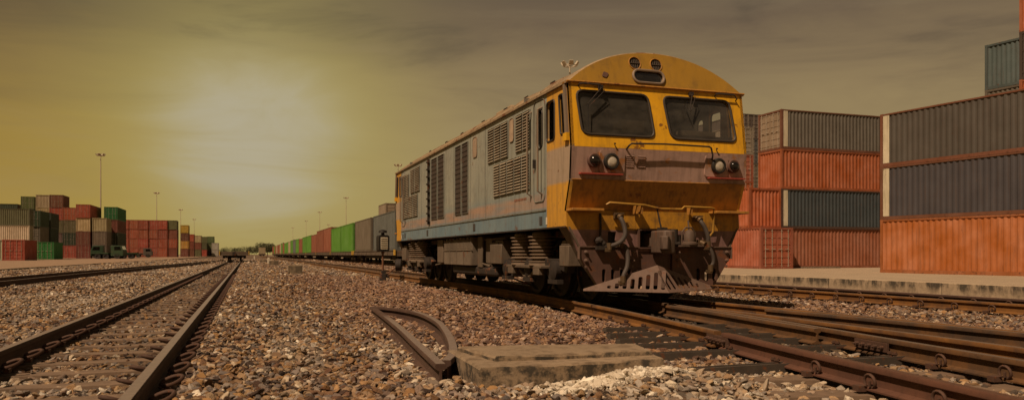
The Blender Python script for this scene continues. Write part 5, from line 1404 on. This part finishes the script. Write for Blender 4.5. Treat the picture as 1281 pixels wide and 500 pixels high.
# trucks in the left yard
def truck(x, y, rz, mat, label, L=7.5):
    t = empty('truck', (x, y, .055), rz); tag(t, label, 'truck')
    mb = MB(); mb.prism([(0, .75), (0, 1.7), (.12, 1.85), (.35, 2.65), (2.0, 2.7), (2.0, .75)], -1.15, 1.15, lambda a, b, d: (a, d, b)); mb.b6(0, 2.0, -1.15, 1.15, .55, .75); cb = mb.build('cab', mat, t, bevel=.05)
    for s_ in (-1, 1):
        mb = MB(); mb.prism([(.32, 1.75), (.50, 2.45), (1.45, 2.45), (1.45, 1.75)], s_*1.16, s_*1.165, lambda a, b, d: (a, d, b)); mb.build('side_window', M['glass_dark'], cb)
    mb = MB(); mb.add([(.10, -1.0, 1.86), (.10, 1.0, 1.86), (.31, .95, 2.55), (.31, -.95, 2.55)], [(0, 1, 2, 3)]); mb.build('windscreen', M['glass_dark'], cb, loc=(-.012, 0, 0))
    mb = MB(); mb.b6(1.9, L, -.45, .45, .75, 1.0); mb.b6(2.4, L, -1.2, 1.2, 1.0, 1.25); mb.b6(L-.1, L, -1.2, 1.2, .6, 1.3); mb.build('chassis', mat, t)
    for xx in (1.0, L-2.4, L-1.1):
        for s_ in (-1, 1):
            mb = MB(); mb.lathe([(.30, -.0), (.48, .0), (.50, .06), (.50, .24), (.48, .30), (.28, .30), (.25, .22), (.0, .2)], (xx, s_*.85, .50), (0, s_, 0), 18); mb.build('wheel', M['tyre'], t)
    t.scale = (1, 1, .86)
    return t
truck(-25.9, 154.2, R(2), M['truck_green'], 'green flat bed truck parked in front of the container stacks')
truck(-20.2, 156.0, R(185), M['truck_grey'], 'dark truck facing right, parked behind the green one', 6.5) if False else None
truck(-20.0, 150.5, R(172), M['truck_green'], 'second green truck, to the right of the first and facing it', 5.2)
truck(-27.5, 217.5, R(178), M['truck_grey'], 'dusty grey truck standing before the red row of containers', 5.6) if False else truck(-22.4, 215.5, R(180), M['truck_grey'], 'dusty grey truck standing before the red row of containers', 5.6)

# ------------------------------------------------------------------ trees on the horizon
def tree(x, y, h, w_, label, seed):
    rr = random.Random(seed); t = empty('tree', (x, y, -.1)); tag(t, label, 'tree', 'trees on the horizon beyond the tracks')
    mb = MB(); mb.cyl((0, 0, 0), (rr.uniform(-.3, .3), 0, h*.6), h*.035, h*.015, 8)
    for k in range(4):
        a = rr.uniform(0, 6.28); mb.cyl((0, 0, h*(.3+.06*k)), (math.cos(a)*w_*.35, math.sin(a)*w_*.35, h*(.6+.07*k)), h*.012, h*.005, 6)
    mb.build('trunk', M['bark'], t)
    mb = MB(); cl = [(rr.uniform(-.34, .34)*w_, rr.uniform(-.34, .34)*w_, h*rr.uniform(.42, .86), w_*rr.uniform(.14, .27)) for _ in range(9)]
    for (cx, cy, cz, cr) in cl:
        for _ in range(150):
            d = Vector((rr.gauss(0, 1), rr.gauss(0, 1), rr.gauss(0, .8))).normalized()*cr*rr.uniform(.55, 1.08)
            p = Vector((cx, cy, cz))+d; s_ = h*rr.uniform(.018, .04)
            u = Vector((rr.gauss(0, 1), rr.gauss(0, 1), rr.gauss(0, 1))).normalized(); v = u.orthogonal().normalized()
            mb.add([p-u*s_-v*s_*.6, p+u*s_-v*s_*.6, p+u*s_*.7+v*s_, p-u*s_*.7+v*s_], [(0, 1, 2, 3)])
    mb.build('crown', M['leaf'], t, angle=0)
tr = [(-13, 555, 4.5, 8), (-6, 560, 5, 10), (2, 520, 5.5, 10), (8.5, 515, 7, 10), (12.5, 512, 8.2, 9), (17, 520, 6, 9), (25, 500, 8.0, 10), (30.5, 505, 8.8, 10), (36, 508, 6.5, 10), (42, 512, 6, 10), (48, 515, 7, 11), (55, 520, 6, 10), (-20, 560, 4, 9)]
for i, (x, y, h, w_) in enumerate(tr):
    tree(x, y, h*1.05, w_*1.1, 'small hazy tree on the horizon, %s from the left' % ['third', 'fourth', 'fifth', 'sixth', 'seventh', 'eighth', 'ninth', 'tenth', 'eleventh', 'twelfth', 'thirteenth', 'fourteenth', 'second'][i], 100+i)

# ================================================================== ballast stones (nobody could count them)
def rock_mesh(i):
    rr = random.Random(50+i); bm = bmesh.new()
    sx_, sy_, sz_ = rr.uniform(.95, 1.35), rr.uniform(.60, .95), rr.uniform(.40, .75)
    for _ in range(13):
        d = Vector((rr.gauss(0, 1), rr.gauss(0, 1), rr.gauss(0, 1))).normalized()*rr.uniform(.8, 1.15)
        bm.verts.new((d.x*sx_, d.y*sy_, d.z*sz_))
    r_ = bmesh.ops.convex_hull(bm, input=bm.verts[:]); bmesh.ops.delete(bm, geom=[v for v in bm.verts if not v.link_faces], context='VERTS')
    bmesh.ops.bevel(bm, geom=bm.edges[:], offset=.07, segments=1, affect='EDGES', clamp_overlap=True)
    me = bpy.data.meshes.new('stone'); bm.to_mesh(me); bm.free(); me.materials.append(M['stone']); return me
rc = bpy.data.collections.new('stone_kinds')
for i in range(14): rc.objects.link(bpy.data.objects.new('stone', rock_mesh(i)))
rng_ = np.random.default_rng(11)
yaw = R(18.85)
def sample(d0, d1, dens, rmin, rmax, half=0.80, layers=1):
    A = half*(d1*d1-d0*d0)*1.0; N = int(A*dens)
    d = np.sqrt(rng_.uniform(d0*d0, d1*d1, N)); t = rng_.uniform(-half, half, N)
    l = d*t
    X = l*math.cos(yaw)+d*math.sin(yaw); Y = -l*math.sin(yaw)+d*math.cos(yaw)
    r_ = rng_.uniform(0, 1, N)**1.8*(rmax-rmin)+rmin
    return X, Y, r_
parts = [(rng_.normal(2.14, .24, 2600), rng_.normal(4.36, .12, 2600), rng_.uniform(.007, .022, 2600)), sample(1.8, 5, 1000, .015, .045), sample(1.8, 6, 1200, .005, .013), sample(5, 9, 800, .016, .043), sample(9, 16, 420, .020, .048), sample(16, 30, 130, .034, .060), sample(30, 60, 62, .045, .085), sample(60, 120, 9, .08, .15)]
X = np.concatenate([p[0] for p in parts]); Y = np.concatenate([p[1] for p in parts]); S = np.concatenate([p[2] for p in parts])
P, ROT, SC, TONE, OIL = [], [], [], [], []
slabpoly = [(1.33, 4.50), (2.70, 4.48), (2.80, 5.18), (1.36, 5.42)]
for x, y, s in zip(X.tolist(), Y.tolist(), S.tolist()):
    if x < -11.6 or x > 12.5: continue
    # clear of the rails
    bad = False
    for rx in (-1.615, -.525, 9.765, 10.835):
        if abs(x-rx) < .045+s*.6: bad = True
    if y < 25:
        nx_ = near_x(y)
        for rx in (nx_, nx_+1.07, 6.3-.03*max(0, y-6)):
            if abs(x-rx) < .05+s*.6: bad = True
    elif abs(x-4.68) < .06 or abs(x-5.75) < .06: bad = True
    lf = left_far_x(y)
    if abs(x-lf) < .10 or abs(x-lf+1.07) < .10: bad = True
    if bad: continue
    if 1.36 < x < 2.44+(y-4.5)*.25 and 4.52 < y < 5.20+(.2 if x < 2 else 0):
        continue
        zb = .142
    else: zb = None
    z = gh(x, y) if zb is None else zb
    # thin out over the sleepers
    if -1.62 < x < -.52 and 1.5 < y < 48:
        k = ((y-1.6+.28) % .56)-.28
        if abs(k) < .105 and random.random() < (.68 if y < 12 else .62): continue
        if abs(k) < .13: z += .0
        z -= .006 if random.random() < .6 else 0
    elif y < 4.5 and near_x(y)-.5 < x < near_x(y)+1.6:
        k = ((y-1.4+.28) % .56)-.28
        if abs(k) < .12 and random.random() < .85: continue
    oil = 0.0; tone = 0.0
    nx_ = near_x(max(y, -2)) if y < 40 else 4.68
    if nx_+.05 < x < nx_+1.0 and y > 5.3: oil = min(1, .45+.5*noise.noise(Vector((x*2, y*.6, 3)))+.35*smooth((y-6)/3))
    elif nx_+1.0 <= x < 6.6 and y > 6.5: oil = .6+.3*noise.noise(Vector((x*2, y*.6, 7)))
    n1 = noise.noise(Vector((x*.9, y*.45, 9))); 
    if .6 < x < 4.3 and 4.9 < y < 30: tone = (-.30-.30*n1-.35*smooth((y-5.2)/2.5))*smooth((x-.6)/1.6)*smooth((y-4.9)/1.2)
    elif x > 6.6: tone = -.35+.5*n1
    else: tone = .30*n1
    if y > 12 and -1.8 > x: tone += .1
    if -1.5 < x < -.6: oil = max(0.0, min(.55, .28+.55*noise.noise(Vector((x*1.3, y*.35, 21)))))
    if noise.noise(Vector((x*.5, y*.22, 33))) > .22: tone -= .25
    # the patch of pale lime-dusted stone
    e = ((x-2.14-(y-4.36)*.9)/.52)**2+((y-4.36)/.22)**2
    if e < 1.25: tone = max(tone, 1.05-.6*e*random.random())
    if 1.9 < x < 4.0 and 1.5 < y < 4.9: tone = max(tone, (.10+.25*random.random())*smooth((5.2-y)/.6))
    if 1.0 < x < 1.7 and 4.2 < y < 7.2 and random.random() < .6: tone = max(tone, .25)
    P.append((x, y, z+s*random.uniform(.05, .55))); ROT.append((random.uniform(-.7, .7), random.uniform(-.7, .7), random.uniform(0, 6.28)))
    SC.append(s); TONE.append(tone); OIL.append(max(0, min(.93, oil)))
    
me = bpy.data.meshes.new('ballast_points'); me.from_pydata(P, [], []); 
a = me.attributes.new('rot', 'FLOAT_VECTOR', 'POINT'); a.data.foreach_set('vector', [q for r_ in ROT for q in r_])
for nm, arr in (('scl', SC), ('tone', TONE), ('oil', OIL)):
    a = me.attributes.new(nm, 'FLOAT', 'POINT'); a.data.foreach_set('value', arr)
bo = bpy.data.objects.new('ballast', me); col.objects.link(bo); tag(bo, kind='stuff'); tag(bo, 'loose crushed stone ballast covering the ground between the tracks', 'ballast')
ng = bpy.data.node_groups.new('scatter_stones', 'GeometryNodeTree')
ng.interface.new_socket('Geometry', in_out='INPUT', socket_type='NodeSocketGeometry'); ng.interface.new_socket('Geometry', in_out='OUTPUT', socket_type='NodeSocketGeometry')
gi = ng.nodes.new('NodeGroupInput'); go = ng.nodes.new('NodeGroupOutput')
ip = ng.nodes.new('GeometryNodeInstanceOnPoints'); ci = ng.nodes.new('GeometryNodeCollectionInfo'); ci.inputs['Collection'].default_value = rc
ci.inputs['Separate Children'].default_value = True; ci.inputs['Reset Children'].default_value = True
m2p = ng.nodes.new('GeometryNodeMeshToPoints')
def nattr(nm, ty):
    nd = ng.nodes.new('GeometryNodeInputNamedAttribute'); nd.data_type = ty; nd.inputs['Name'].default_value = nm; return nd.outputs['Attribute']
L_ = ng.links.new
L_(gi.outputs[0], m2p.inputs[0]); L_(m2p.outputs[0], ip.inputs['Points']); L_(ci.outputs[0], ip.inputs['Instance']); ip.inputs['Pick Instance'].default_value = True
L_(nattr('rot', 'FLOAT_VECTOR'), ip.inputs['Rotation'])
L_(nattr('scl', 'FLOAT'), ip.inputs['Scale'])
L_(ip.outputs[0], go.inputs[0])
md = bo.modifiers.new('scatter', 'NODES'); md.node_group = ng
print('stones', len(P), 'objects', len(col.objects))

ume = rock_mesh(77); ume.materials.clear(); ume.materials.append(plain('pale_standing_stone', (.42, .34, .25), .9))
up = bpy.data.objects.new('standing_stone', ume); col.objects.link(up)
up.location = (2.95, 3.92, .03); up.scale = (.030, .026, .085); up.rotation_euler = (.15, .1, .6)
tag(up, 'single pale stone standing upright in the ballast by the red-brown rail', 'stone')
